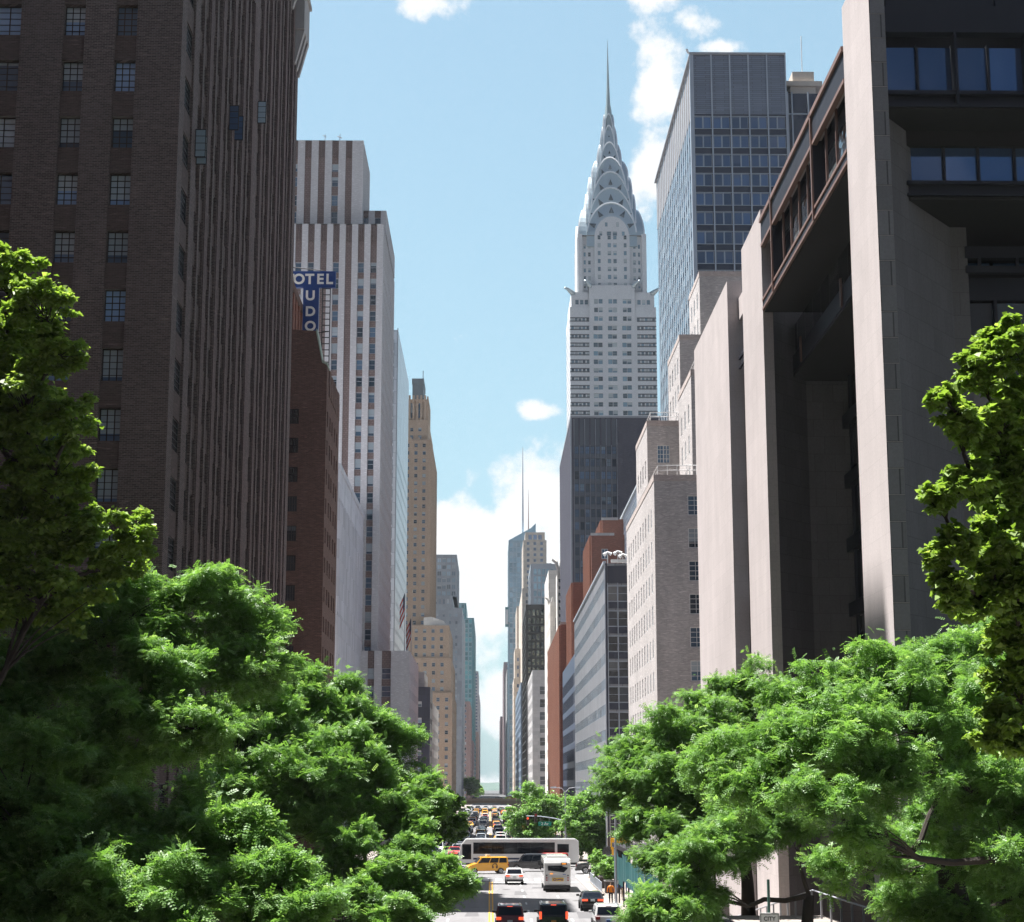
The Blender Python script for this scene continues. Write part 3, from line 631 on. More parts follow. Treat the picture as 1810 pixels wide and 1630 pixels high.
# ------------------------------------------------------------------ right side of the street
def foundation():
    r = thing('foundation_building', 'granite and dark steel office block with huge sunlit piers and hanging glass storeys', 'building')
    TZ = 40.9
    def pier(nm, pts, z1, cut=None):
        m = MB(); m.prism(pts, 0, z1, 'z', 0); return m.build(nm, [granite], r)
    pier('granite_pier', [(15, 64.2), (15.62, 64.2), (15.66, 64.7), (15.6, 69.2), (15, 69.2)], TZ + 1.5)
    m = MB(); m.prism([(15.665, 64.75), (15.68, 65.0), (19.4, 70), (20.1, 70), (20.1, 74), (17.6, 74), (15.605, 69.1)], 0, TZ + 1.45, 'z'); m.build('side_wall', mat_panel('shade_darkened_granite', (.175, .165, .175), (.11, .105, .11), 1.15, 1.0, .85, .22, .01, vary=.06, grain=.25), r)  # stone colour darkened to put the recess shade into these walls
    pier('granite_pier', [(15, 92.2), (15.55, 92.2), (15.60, 92.7), (15.6, 99.6), (15, 99.6)], TZ + .35)
    m = MB(); m.prism([(15.605, 92.75), (15.62, 92.9), (17.9, 95.6), (22, 95.6), (22, 101.2), (16.2, 101.2), (15.605, 99.5)], 0, TZ + .3, 'z'); m.build('side_wall', MATS['shade_darkened_granite'], r)
    m = MB(); m.box(15, 15.9, 106, 124, 0, TZ + .3); m.box(15.9, 22, 110, 123.9, 0, TZ + .2); m.build('granite_wall', granite, r)
    # ashlar strip at the corner of the near pier, every block its own shade
    m = MB(); z = 0; k = 0
    while z < TZ + 1:
        h = 1.02; t = .004 + .012 * ((k * 37) % 5) / 5; m.box(15.003, 15.615, 64.2 - t, 64.198, z + .012, z + h - .012); z += h; k += 1
    m.build('ashlar_blocks', granite2, r)
    # core and roof
    m = MB(); m.box(26, 60, 76, 124, 0, TZ - .6); m.box(22, 26, 101.3, 123, 0, TZ - 1); m.box(16.4, 22, 101.21, 105.9, 0, 40.2); m.build('core_wall', MATS['shade_darkened_granite'], r)
    m = MB(); m.box(15.05, 60, 69.21, 92.19, 40.15, 40.6); m.box(20.11, 60, 64.4, 69.2, 40.15, 40.6); m.box(15.75, 20.1, 64.5, 64.9, 40.1, 41.6); m.build('roof', corten, r)
    st = MB(); ed = MB(); gl = []; sof = MB(); cls = MB()
    # street side: hanging top storey between the two piers
    ya, yb = 69.22, 92.18
    ed.box(14.9, 15.08, ya, yb, 40.42, 40.66); st.box(15.0, 15.12, ya, yb, 39.2, 40.42)
    ed.box(14.96, 15.2, ya, yb, 39.02, 39.2)
    cls.box(15.3, 15.42, ya, yb, 39.25, 40.1)
    st.box(15.5, 15.6, ya, yb, 38.3, 39.0)
    ed.box(14.97, 15.12, ya, yb, 35.92, 36.06); st.box(15.02, 15.3, ya, yb, 35.55, 35.9); ed.box(14.97, 15.14, ya, yb, 35.4, 35.54)
    for y in (76.6, 88.3):
        ed.box(14.9, 14.99, y, y + .16, 35.4, 40.6); st.box(15.0, 15.9, y, y + .75, 35.5, 40.1)
    y = 70.2
    while y < yb - 2:
        if not any(abs(y - q) < 1.2 for q in (76.9, 88.6)): ed.box(15.25, 15.36, y, y + .09, 36.0, 39.2)
        y += 2.35
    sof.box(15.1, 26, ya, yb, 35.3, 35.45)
    # second tier, set in
    st.box(17.0, 17.25, 70.3, 95.5, 32.4, 33.4); sof.box(17.0, 26, 74, 95.5, 32.2, 32.36)
    for y in (80.6, 91.6): ed.box(16.9, 16.98, y, y + .3, 32.4, 33.8)
    # deep atrium glass with beams
    for z in (8, 11.6, 15.2, 18.8, 22.4, 26.0, 29.4): st.box(19.85, 20.2, 74.1, 95.5, z, z + .75)
    for z in (15.6, 19.2, 22.9): ed.box(16.6, 16.75, 74.2, 74.9, z, z + .5)
    y = 74.2
    while y < 95: st.box(19.95, 20.15, y, y + .14, 4, 32.2); y += 1.8
    # camera side: two hanging bands and the lower gallery
    def bandS(x0, x1, Y, zt, zb, z2, first, step, bz):
        st.box(x0, x1, Y, Y + .25, bz[0], bz[1])
        x = first
        while x < x1: st.box(x - .05, x + .05, Y - .06, Y + .08, zb - .05, zt + .05); x += step
    for (z0, z1, y0) in ((39.12, 40.2, 64.3), (39.0, 39.12, 64.15), (36.42, 36.58, 64.2), (36.0, 36.42, 64.45), (35.9, 36.02, 64.2)): st.box(15.64, 60, y0, y0 + .5, z0, z1)
    x = 16.95; k = 0
    while x < 60:
        st.box(x - .045, x + .045, 64.62, 64.9, 36.6, 38.7)
        if k % 2 == 1: st.box(x - .05, x + .05, 64.1, 64.62, 35.95, 39.0)
        x += 1.42; k += 1
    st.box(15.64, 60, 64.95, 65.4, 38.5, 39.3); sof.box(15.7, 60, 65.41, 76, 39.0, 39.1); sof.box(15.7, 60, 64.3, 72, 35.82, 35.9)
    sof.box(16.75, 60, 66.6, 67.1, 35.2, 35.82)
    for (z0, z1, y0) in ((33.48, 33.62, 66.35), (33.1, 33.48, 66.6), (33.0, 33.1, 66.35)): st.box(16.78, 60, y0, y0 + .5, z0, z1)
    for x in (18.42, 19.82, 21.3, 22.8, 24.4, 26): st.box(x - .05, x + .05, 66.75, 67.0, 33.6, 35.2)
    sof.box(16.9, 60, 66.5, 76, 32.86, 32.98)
    st.box(20.0, 60, 69.9, 70.3, 31.5, 32.0); st.box(20.0, 60, 69.9, 70.2, 30.85, 31.15)
    for x in (20.6, 22.2, 23.8, 25.4): st.box(x - .06, x + .06, 69.95, 70.1, 31.1, 31.6)
    st.box(20.12, 60, 70.5, 70.8, 29.8, 30.8)
    for x in (21.3, 23.1, 25.0): st.box(x - .07, x + .07, 70.4, 70.7, 4, 29.8)
    for z in (6, 9.6, 13.2, 16.8, 20.4, 24.2, 27.2): st.box(20.12, 60, 70.45, 70.75, z, z + .12 if z == 27.2 else z + .6)
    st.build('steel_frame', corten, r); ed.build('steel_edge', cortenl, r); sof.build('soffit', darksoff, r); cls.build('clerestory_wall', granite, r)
    # panes
    def pane(x0, x1, Y, z0, z1, mat=g_ford):
        b = MB(); wd = x1 - x0; b.quad((-wd / 2, 0, 0), (wd / 2, 0, 0), (wd / 2, 0, z1 - z0), (-wd / 2, 0, z1 - z0)); o = b.build('window', [mat], r); o.location = ((x0 + x1) / 2, Y, z0); return o
    x = 15.66; 
    for k in range(12): xe = 16.95 + 1.42 * k - .045; pane(x, xe, 64.8, 36.58, 38.62); x = xe + .09
    xs = [16.8, 18.37, 18.47, 19.77, 19.87, 21.25, 21.35, 22.75, 22.85, 24.35, 24.45, 25.95]
    for a, c in zip(xs[::2], xs[1::2]): pane(a, c, 66.9, 33.62, 35.2)
    xs = [20.14, 21.23, 21.37, 23.03, 23.17, 24.93, 25.07, 27]
    for a, c in zip(xs[::2], xs[1::2]):
        for z0, z1 in ((27.4, 29.7), (24.85, 27.15), (21.1, 24.1), (17.5, 20.3), (13.9, 16.7)): pane(a, c, 70.6, z0, z1, g_street)
        pane(a, c, 70.7, 31.2, 31.5, g_blue)
    def paneW(X, y0, y1, z0, z1, mat):
        b = MB(); wd = y1 - y0; b.quad((-wd / 2, 0, 0), (wd / 2, 0, 0), (wd / 2, 0, z1 - z0), (-wd / 2, 0, z1 - z0)); o = b.build('window', [mat], r); o.location = (X, (y0 + y1) / 2, z0); o.rotation_euler.z = -PI / 2
    y = 69.3
    while y < 91: paneW(15.55, y, y + 1.9, 36.0, 38.3, g_street); y += 2.3
    y = 74.35
    while y < 94:
        for z0, z1 in ((8.8, 11.5), (12.4, 15.1), (16, 18.7), (19.6, 22.3), (23.2, 25.9), (26.8, 29.3), (30.2, 32.1)): paneW(20.1, y, y + 1.65, z0, z1, g_black)
        y += 1.8
    y = 71
    while y < 94: paneW(17.2, y, y + 2.2, 33.42, 35.3, g_black); y += 2.3
    # the slot between the second pier and the street wall
    m = MB(); m.box(15.7, 16.3, 101.25, 105.95, 38.6, 40.0); m.build('slot_fascia', granite, r)
    m = MB()
    for z in np.arange(6, 38, 3.6): m.box(16.0, 16.35, 101.3, 105.9, z, z + .5)
    m.box(15.6, 15.75, 101.3, 105.9, 36, 36.15); m.box(15.6, 15.75, 101.3, 105.9, 35.4, 35.52); m.build('slot_steel', corten, r)
    for z in np.arange(6.5, 37, 3.6): paneW(16.36, 101.3, 105.9, z, z + 3.1, g_street)
foundation()

def brick_setback():
    SW = lambda n: dict(cols=lambda L: reg(L, n, 1.05), rows=lambda a, c: lev(a, c - .6, 3.0, 1.85, .6), wr=.08)
    bl = [((15.0, 30, 156.5, 189, 0, 37.2), dict(S=dict(cols=[(3.05, 5.55), (8, 10)], rows=[(36.0 - .15 - 3.02 * k - 1.85, 36.0 - .15 - 3.02 * k) for k in range(12)], wr=.16), W=dict(cols=lambda L: per(L, 2.9, 1.0, .9), rows=[(35.2 - .15 - 3.02 * k - 1.85, 35.2 - .15 - 3.02 * k) for k in range(12)], wr=.07), rm=1)),
          ((16.0, 30, 173.5, 187, 37.2, 45.9), dict(S=dict(cols=[(1.0, 2.3)], rows=[(42.0, 43.9)], wr=.16), W=SW(4), rm=1)),
          ((19.0, 32, 160, 171, 37.2, 48.0), dict(S=None, W=SW(3), rm=1)),
          ((20.0, 34, 178, 190, 37.2, 56.2), dict(S=None, W=SW(4), rm=1)),
          ((23.0, 36, 184, 194, 37.2, 65.0), dict(S=None, W=SW(3), rm=1))]
    def ex(r):
        m = MB()
        for (x0, x1, y0, y1, z) in ((15, 30, 156.5, 189, 37.2), (16, 30, 173.5, 187, 45.9), (19, 32, 160, 171, 48.0), (20, 34, 178, 190, 56.2), (23, 36, 184, 194, 65.0)):
            parapet(m, x0, x1, y0, y1, z, .55, .3, 0, .04)
        m.build('parapet', brickP, r)
        m = MB()
        for (x0, x1, y0, y1, z) in ((15, 30, 156.5, 189, 37.75), (16, 22, 173.5, 187, 46.45), (19, 24, 160, 171, 48.55)):
            for zz in (.5, .95): m.tube([(x0 + .5, y1, z + zz), (x0 + .4, y0 + .5, z + zz), (x0 + 4, y0 + .4, z + zz)], .04, 5)
            for k in range(5): m.tube([(x0 + .4 + k * .9, y0 + .45, z), (x0 + .4 + k * .9, y0 + .45, z + .95)], .035, 5)
        m.build('railing', fr_wht, r)
    r = grid_building('brick_apartments', 'buff brick building with stepped-back upper floors and roof railings, next to the granite block', bl, [brickG, roofm], (3, 3, .08, .06), (g_dark, fr_wht), ex)
brick_setback()

def black_grid():
    r = thing('office_building', 'low office building with black panels and pale metal grid, white mullions on its end wall', 'building')
    b = MB(); X0, X1, Y0, Y1, H = 15.0, 27, 226, 309, 38.4; pz = 3.28
    rowsS = [(35.6 - .2 - pz * k - 1.95, 35.6 - .2 - pz * k) for k in range(11)]
    wS = facade(b, (X0, Y0), (1, 0), 12, 0, H, [(.35, 1.62), (1.72, 2.95), (3.1, 4.3), (4.4, 5.6)], rowsS, 0, .08)
    rowsW = [(36.6 - pz * k - 1.5, 36.6 - pz * k) for k in range(11)]
    wW = facade(b, (X0, Y1), (0, -1), 83, 0, H, per(83, 1.66, 1.25), rowsW, 0, .03)
    b.quad((X0, Y0, H), (X1, Y0, H), (X1, Y1, H), (X0, Y1, H), 1); b.quad((X1, Y0, 0), (X1, Y1, 0), (X1, Y1, H), (X1, Y0, H), 0)
    for f, mi in enumerate(b.m): pass
    b.build('wall', [mat_panel('grey_street_cladding', (.26, .265, .28), (.1, .1, .12), 1.66, 3.28, .5, .1, .04), roofm], r)
    p = MB(); 
    for k in range(12): z = 35.6 + .15 - pz * k; p.box(15.34, 18.4, Y0 - .05, Y0 - .004, z, z + (1.0 if k else 2.3))
    p.box(14.95, 15.3, Y0 - .12, Y0 - .004, 0, H); p.build('spandrel_panel', navy, r)
    m = MB(); m.box(14.94, 15.06, Y0 - .2, Y0 - .122, 0, H + .2); 
    for x in (15.36, 16.68, 17.98, 19.3): m.box(x - .05, x + .05, Y0 - .16, Y0 - .055, 0, 35.8)
    for (c, d) in rowsS: m.box(15.42, 18.4, Y0 - .12, Y0 - .06, c - .1, c - .02); m.box(15.42, 18.4, Y0 - .12, Y0 - .06, d + .02, d + .1)
    y = Y0 + .3
    while y < Y1: m.box(14.965, 14.995, y - .05, y + .05, 0, H); y += 1.66
    m.box(14.8, 15.2, Y0 - .1, Y1, H, H + .3); m.build('mullion_grid', fr_pal, r)
    put_windows(r, wS, (0, 1, .05, .04), (g_black, fr_pal), 100); put_windows(r, wW, (0, 0, .05, .04), (g_bright, fr_pal), 100)
    d = MB()
    for k, (x, y) in enumerate(((15.6, 229), (16.9, 228), (17.8, 231))):
        d.tube([(x, y, H + .3), (x, y, H + 1.5)], .06, 5); d.tube([(x - .5, y - .1, H + 1.5), (x, y, H + 1.9), (x + .5, y - .1, H + 1.6)], [.3, .12, .25], 7)
    d.box(16, 18.3, 228, 228.4, H + .4, H + .8); d.build('roof_antenna_dish', fr_wht, r)
    r2 = thing('glass_office_block', 'blue glass slab with white vertical mullions rising behind the buff brick and black panel buildings', 'building')
    b = MB(); q = block(b, 25, 42, 290, 352, 0, 59.6, S=sp(1.6, 1.4, 3.3, 2.0, wr=.1), W=dict(cols=lambda L: per(L, 1.9, 1.55), rows=lambda a, c: lev(36, c - .3, 3.3, 2.1, .4), wr=.04), rm=1); b.build('wall', [mat_plain('slate_blue_panel', (.08, .10, .15), .4), roofm], r2)
    m = MB(); y = 290
    while y < 352: m.box(24.92, 24.99, y - .09, y + .09, 30, 60); y += 1.9
    m.box(24.8, 25.2, 289.9, 352, 59.7, 60.1); m.build('mullion_grid', alu, r2)
    put_windows(r2, q['W'], (0, 1, .06, .04), (g_blue, fr_wht), 100)
    r3 = thing('dark_annex', 'low dark blue glass building between the black panel block and the orange brick corner building', 'building')
    b = MB(); q = block(b, 15.3, 30, 309.3, 368, 0, 33.2, W=sp(1.8, 1.5, 3.4, 2.3, .5, wr=.08), rm=1); b.build('wall', [mat_plain('dark_blue_cladding', (.05, .07, .12), .4), roofm], r3); put_windows(r3, q['W'], (0, 0, .1, .05), (g_blue, fr_gry), 60)
black_grid()
rw = dict(cols=lambda L: per(L, 3.4, 1.2), rows=lambda a, c: lev(a, c - .8, 3.4, 1.8, 1.2), wr=.2)
rs = dict(cols=lambda L: [(1.9, 3.1)] if L > 4 else [], rows=lambda a, c: lev(c - 3.4 * int((c - 8) / 3.4) - 1.2, c - .5, 3.4, 1.9, 0), wr=.15)
brickRv = mat_brick('ribbed_red_brick', (.20, .085, .06), (.26, .11, .08), (.2, .12, .1), .3, .1, amt=.15)
def reds(r):
    m = MB()
    for (X, y0, y1, z0, z1) in ((18.8, 321, 345, 20, 55.8), (16.5, 346, 372, 20, 49.8), (21, 323, 345, 55.8, 59.0)): rib_strip(m, X, y0, y1, z0, z1, 1.7, .5, .3, 0, -1)
    m.build('rib', brickR, r)
    m = MB(); m.box(18.7, 23.1, 319.9, 320.3, 55.6, 56.1); m.box(20.9, 24, 321.9, 322.3, 58.8, 59.3); m.build('coping', limest, r)
grid_building('brick_office_tower', 'red brick building with stepped top and ribs, in front of the dark brown slab', [((18.8, 40, 320, 345, 0, 55.8), dict(S=rs, W=None, rm=1)), ((21, 40, 322, 345, 55.8, 59.0), dict(S=None, rm=1)), ((16.5, 30, 345.5, 374, 0, 49.8), dict(rm=1))], [brickRv, roofm], (1, 1, .1, .05), (g_dark, fr_wht), reds)
def reds2(r):
    m = MB(); rib_strip(m, 15, 370, 446, 2, 43.4, 2.0, .7, .35, 0, -1); m.build('rib', brickR, r)
    m = MB(); m.box(14.9, 18.6, 369.9, 370.3, 43.6, 44.1); m.build('coping', limest, r)
grid_building('brick_corner_building', 'lower orange red brick corner building with vertical ribs, left of the black panel block', [((15.0, 30, 370, 388, 0, 43.7), dict(S=dict(cols=[(2.3, 3.5)], rows=lev(3, 42, 3.6, 2.0, 0), wr=.15), rm=1)), ((15.0, 30, 429, 446, 0, 43.7), dict(S=None, rm=1)), ((17, 30, 388.2, 428.8, 0, 38), dict(rm=1))], [brickRv, roofm], (1, 1, .1, .05), (g_dark, fr_wht), reds2)

def dark_slab():
    r = thing('office_slab', 'dark brown brick office slab with window strip, in front of the silver spired skyscraper', 'building')
    b = MB(); X0, X1, Y0, Y1, H = 18.95, 62, 402, 468, 95.6; pz = 3.02
    cols = [(.9 + 1.27 * k, .9 + 1.27 * k + .95) for k in range(8)]; rows = [(88.8 - pz * k - 1.9, 88.8 - pz * k) for k in range(28)]
    W = facade(b, (X0, Y0), (1, 0), X1 - X0, 0, H, cols, rows, .25, .4, 1)
    W2 = facade(b, (X0, Y1), (0, -1), 66, 0, H, per(66, 2.2, .7), rows, .3, .4, 1)
    b.quad((X0, Y0, H), (X1, Y0, H), (X1, Y1, H), (X0, Y1, H), 2); b.quad((X1, Y0, 0), (X1, Y1, 0), (X1, Y1, H), (X1, Y0, H), 0)
    b.build('wall', [purpleb, mat_plain('dark_bronze_panel', (.10, .115, .145), .5), roofm], r)
    m = MB()
    for k in (0, 2, 4, 6, 8): m.box(X0 + .72 + 1.27 * k, X0 + .84 + 1.27 * k, Y0 - .15, Y0 + .2, 89, H - .3)
    for k in range(9): m.box(X0 + .72 + 1.27 * k, X0 + .80 + 1.27 * k, Y0 - .06, Y0 + .2, 8, 89)
    m.box(X0 - .1, X0 + .25, Y0 - .1, Y0 + .2, 0, H); m.build('mullion_grid', alud, r)
    m = MB(); parapet(m, X0, X1, Y0, Y1, H, .5, .4, 0, .05); m.build('parapet', fr_gry, r)
    put_windows(r, W, (1, 1, .07, .04), (mat_glass('smoky_glass', (.10, .15, .23), (.30, .40, .50), .25, .05, .3, wob=.1, cloudy=.5), fr_blk), 100); put_windows(r, W2, (0, 0, .07, .04), (g_black, fr_blk), 100)
dark_slab()

def slab_tower():
    r = thing('office_tower', 'tall slab tower with navy glass, white mullion grid and grey louvred top floors', 'building')
    X0, X1, Y0, Y1, H = 32.1, 46.9, 260, 320, 124.6; pz = 3.18; b = MB(); bay = (X1 - X0) / 5
    cols = []
    for k in range(5): a = X0 * 0 + bay * k; cols += [(a + .2, a + bay / 2 - .06), (a + bay / 2 + .06, a + bay - .2)]
    rows = [(114.2 - pz * k - 1.95, 114.2 - pz * k) for k in range(34)]
    W = facade(b, (X0, Y0), (1, 0), X1 - X0, 0, H, cols, rows, .1, .16, 0)
    rw_ = [(115.0 - pz * k - 2.1, 115.0 - pz * k) for k in range(34)]
    W2 = facade(b, (X0, Y1), (0, -1), 60, 0, H, per(60, 3.0, 1.7), rw_, 0, .03)
    b.quad((X0, Y0, H), (X1, Y0, H), (X1, Y1, H), (X0, Y1, H), 1); b.quad((X1, Y0, 0), (X1, Y1, 0), (X1, Y1, H), (X1, Y0, H), 0)
    b.build('wall', [navy, roofm], r)
    m = MB(); m.box(X0 + .05, X1 - .05, Y0 - .1, Y0 - .004, 114.6, H - .1); m.build('louvre', louvre, r)
    m = MB()
    for k in range(6): x = X0 + bay * k; m.box(x - .10, x + .10, Y0 - .35, Y0 - .102, 0, H + .1)
    m.box(X0 - .5, X0 - .102, Y0 - .25, Y0 - .1, 0, H + .3)
    for k in range(5): x = X0 + bay * (k + .5); [m.box(x - .05, x + .05, Y0 - .1, Y0 - .01, c, d) for c, d in rows]
    for c, d in rows: m.box(X0, X1, Y0 - .09, Y0 - .006, d + .02, d + .11); m.box(X0, X1, Y0 - .09, Y0 - .006, c - .11, c - .02)
    m.build('mullion_grid', fr_pal, r)
    m = MB(); m.box(X0 - .06, X0 - .004, Y0 + .05, Y1, 115.2, H); m.build('side_louvre', mat_panel('brownish_louvre', (.22, .20, .20), (.08, .07, .07), 1.5, .5, .6), r)
    m = MB(); y = Y0 + .2
    while y < Y1: m.box(X0 - .13, X0 - .062, y - .28, y + .28, 0, H); y += 3.0
    m.build('street_side_fin', alu, r)
    m = MB(); m.box(X0 - .5, X1 + .1, Y0 - .4, Y1, H + .01, H + .35); m.build('roof_edge', fr_gry, r)
    put_windows(r, W, (0, 0, .05, .03), (g_blue, fr_pal), 100); put_windows(r, W2, (0, 0, .1, .03), (g_dark, fr_pal), 100)
    m = MB(); m.box(47.0, 57, 262, 318, 0, 119.0, 0); m.build('service_tower', navy, r)
    m = MB()
    for x in (47.5, 48.2, 50.8, 53.5): m.box(x - .1, x + .1, 261.7, 261.99, 0, 119.2)
    for z in np.arange(20, 119, 3.18 * 3): m.box(47.1, 50.7, 261.8, 261.98, z, z + .16)
    m.build('service_mullion', fr_pal, r)
    m = MB(); m.box(48.4, 52.5, 264, 268, 119.01, 121.6); m.box(47.6, 53.5, 263.5, 269, 121.0, 121.8); m.box(48.8, 52.3, 264, 268, 121.81, 123.6); m.build('cooling_tower', mat_plain('tan_metal_housing', (.55, .49, .43), .7), r)
    m = MB(); m.tube([(50.5, 264.5, 123.6), (50.5, 264.5, 130)], .07, 5); m.tube([(31.5, 260, 124.9), (31.2, 260, 125.6)], .2, 5); m.build('antenna', fr_wht, r)
slab_tower()

def deco_skyscraper():
    r = thing('art_deco_skyscraper', 'white brick skyscraper with silver terraced arched crown and long needle spire', 'skyscraper')
    CX, CY = 49.45, 690.0; ys = CY - 15
    def zz(py): return PY(1078, py, CY - 8).z
    b = MB(); W = []
    X0, X1 = PY(1008, 640, ys).x, PY(1161, 640, ys).x
    wd = X1 - X0; cx = (X0 + X1) / 2; CX = cx
    # main shaft: corner zones with black-banded window strips, three centre bays
    z_sh = PY(1078, 543, ys).z
    pz = (PY(1078, 560, ys).z - PY(1078, 740, ys).z) / 12
    rows = [(PY(1078, 567.5, ys).z - pz * k - .35, PY(1078, 567.5, ys).z - pz * k + 1.55) for k in range(60)]; rows = [q for q in rows if q[0] > 2]
    u = wd / 153.
    cen = [(x * u - 1.25, x * u + 1.25) for x in (49 - 3.6, 49 + 4.6, 74.5 - 3.6, 74.5 + 4.6, 100 - 3.6, 100 + 4.6)]
    cen = [(a + .35, c - .35) for a, c in cen]
    corner = [(x * u, (x + 6.0) * u) for x in (1.5, 8.0, 14.5, 21.5, 28.5)] ; corner = [(a + .12, c - .1) for a, c in corner]
    right = [(wd - c, wd - a) for a, c in corner][::-1]
    cols = corner + cen + right
    W1 = facade(b, (X0, ys), (1, 0), wd, 0, z_sh, cols, rows, .0, .35)
    W2 = facade(b, (X0, ys + wd), (0, -1), wd, 0, z_sh, cols, rows, 0, .35)
    b.quad((X0, ys, z_sh), (X1, ys, z_sh), (X1, ys + wd, z_sh), (X0, ys + wd, z_sh), 2); b.quad((X1, ys, 0), (X1, ys + wd, 0), (X1, ys + wd, z_sh), (X1, ys, z_sh), 0)
    # shoulder block with the eagle corners
    z_sd = PY(1078, 513, ys).z; xa, xb = PY(1041, 520, ys).x, PY(1122, 520, ys).x
    rs_ = [(PY(1078, 537, ys).z, PY(1078, 528, ys).z)]
    q = facade(b, (X0 + .6, ys + .4), (1, 0), xa - X0 - .6, z_sh, z_sd - .8, [((k * 1.9) + 1.6, (k * 1.9) + 3.0) for k in range(3)], [(z_sh + 1.2, z_sh + 3.2)], 0, .3); W1 += q
    q = facade(b, (xb, ys + .4), (1, 0), X1 - .6 - xb, z_sh, z_sd - .8, [((k * 1.9) + 1.0, (k * 1.9) + 2.4) for k in range(3)], [(z_sh + 1.2, z_sh + 3.2)], 0, .3); W1 += q
    q = facade(b, (xa, ys - .35), (1, 0), xb - xa, z_sh - 7, z_sd + 2.0, [(x * u - 1.05, x * u + .6) for x in ()] + [((x - 33) * u - .8, (x - 33) * u + .8) for x in (45.4, 53.6, 70.9, 79.1, 96.4, 104.6)], [(z_sh - 5.8, z_sh - 3.9), (z_sh - 2.2, z_sh - .3), (z_sh + 1.4, z_sh + 3.3)], 0, .3); W1 += q
    b.quad((X0 + .6, ys + wd - .6, z_sh), (X0 + .6, ys + .4, z_sh), (X0 + .6, ys + .4, z_sd - .8), (X0 + .6, ys + wd - .6, z_sd - .8), 0)
    b.quad((X0 + .6, ys + .4, z_sd - .8), (X1 - .6, ys + .4, z_sd - .8), (X1 - .6, ys + wd - .6, z_sd - .8), (X0 + .6, ys + wd - .6, z_sd - .8), 2); b.quad((X1 - .6, ys + .4, z_sh), (X1 - .6, ys + wd, z_sh), (X1 - .6, ys + wd, z_sd - .8), (X1 - .6, ys + .4, z_sd - .8), 0)
    b.quad((xa, ys - .35, z_sd + 2.0), (xb, ys - .35, z_sd + 2.0), (xb, ys + wd, z_sd + 2.0), (xa, ys + wd, z_sd + 2.0), 2)
    for x in (xa, xb): b.quad((x, ys - .35, z_sh - 7), (x, ys + 6, z_sh - 7), (x, ys + 6, z_sd + 2), (x, ys - .35, z_sd + 2), 0); b.quad((x, ys + 6, z_sh - 7), (x, ys - .35, z_sh - 7), (x, ys - .35, z_sd + 2), (x, ys + 6, z_sd + 2), 0)
    # upper shaft under the crown
    h_ = (PY(1139, 470, CY - 12.5).x - PY(1018, 470, CY - 12.5).x) / 2; zu = PY(1078, 418, CY - 12.5).z; yu = CY - h_
    n_rows = [(zz(515) + 3.35 * k, zz(515) + 3.35 * k + 1.8) for k in range(6)]
    sd = h_ * .26
    wq = facade(b, (CX - h_ + 1.6, yu + 1.6), (1, 0), 2 * h_ - 3.2, z_sd - 1, zu, [(.8, 1.7), (2.6, 3.7), (2 * h_ - 3.2 - 3.7, 2 * h_ - 3.2 - 2.6), (2 * h_ - 3.2 - 1.7, 2 * h_ - 3.2 - .8)], n_rows, 0, .25); W1 += wq
    wq = facade(b, (CX - h_ + 1.6, CY + h_ - 1.6), (0, -1), 2 * h_ - 3.2, z_sd - 1, zu, [(.8, 1.7), (2.6, 3.7), (2 * h_ - 3.2 - 3.7, 2 * h_ - 3.2 - 2.6), (2 * h_ - 3.2 - 1.7, 2 * h_ - 3.2 - .8)], n_rows, 0, .25)
    b.quad((CX + h_ - 1.6, yu + 1.6, z_sd - 1), (CX + h_ - 1.6, CY + h_, z_sd - 1), (CX + h_ - 1.6, CY + h_, zu), (CX + h_ - 1.6, yu + 1.6, zu), 0)
    for sx in (-1, 1):
        for sy in (-1, 1): b.box(CX + sx * (h_ - .9) - .9, CX + sx * (h_ - .9) + .9, CY + sy * (h_ - .9) - .9, CY + sy * (h_ - .9) + .9, z_sd - 1, zu + .6, 0)
    b.quad((CX - h_, yu, zu), (CX + h_, yu, zu), (CX + h_, CY + h_, zu), (CX - h_, CY + h_, zu), 2)
    # centre bays that carry the arches, one on each side: round-headed brick panels
    hw0 = (PY(1109, 470, yu).x - PY(1047, 470, yu).x) / 2; zb = z_sd - 1; ztop = zz(391); zs = zz(425)
    def archpts(hw, zbase, zspring, ztop, n=14, pw=2.2):
        pts = [(-hw, zbase)]
        for i in range(n + 1):
            t = -1 + 2 * i / n; x = hw * math.sin(t * PI / 2); pts.append((x, zspring + (ztop - zspring) * (1 - abs(x / hw) ** pw) ** .62))
        pts.append((hw, zbase)); return pts
    def extr(mb, pts, cx_, y0, y1, m, side=False, dep=None):
        P = [(p[0], p[1]) for p in pts]
        def T(x, y, z):
            if dep: y = CY + (y - CY) / abs(y - CY) * dep(z)
            return (CX + x, y, z) if not side else (CX + (y - CY), CY - x, z)
        n = len(P); A = [T(p[0], y0, p[1]) for p in P]; B = [T(p[0], y1, p[1]) for p in P]
        mb.poly(A, m); mb.poly(B[::-1], m)
        for i in range(n):
            j = (i + 1) % n; mb.quad(A[j], A[i], B[i], B[j], m)
    for side in (False, True): extr(b, archpts(hw0, zb, zs, ztop), CX, CY - h_ - .1, CY + h_ + .1, 0, side)
    b.build('wall', [mat_brick('blue_white_brick', (.60, .625, .65), (.68, .69, .71), (.46, .47, .5), .6, .2, amt=.08, bump=.1), whiteb, roofm], r)
    # dark brick belts that join the corner windows
    m = MB()
    for c, d in rows:
        m.box(X0 - .03, X0 + 34 * u, ys - .05, ys + .02, c + .05, c + .5); m.box(X1 - 34 * u, X1 + .03, ys - .05, ys + .02, c + .05, c + .5)
        m.box(X0 - .03, X0 + 34 * u, ys - .05, ys + .02, d - .5, d - .05); m.box(X1 - 34 * u, X1 + .03, ys - .05, ys + .02, d - .5, d - .05)
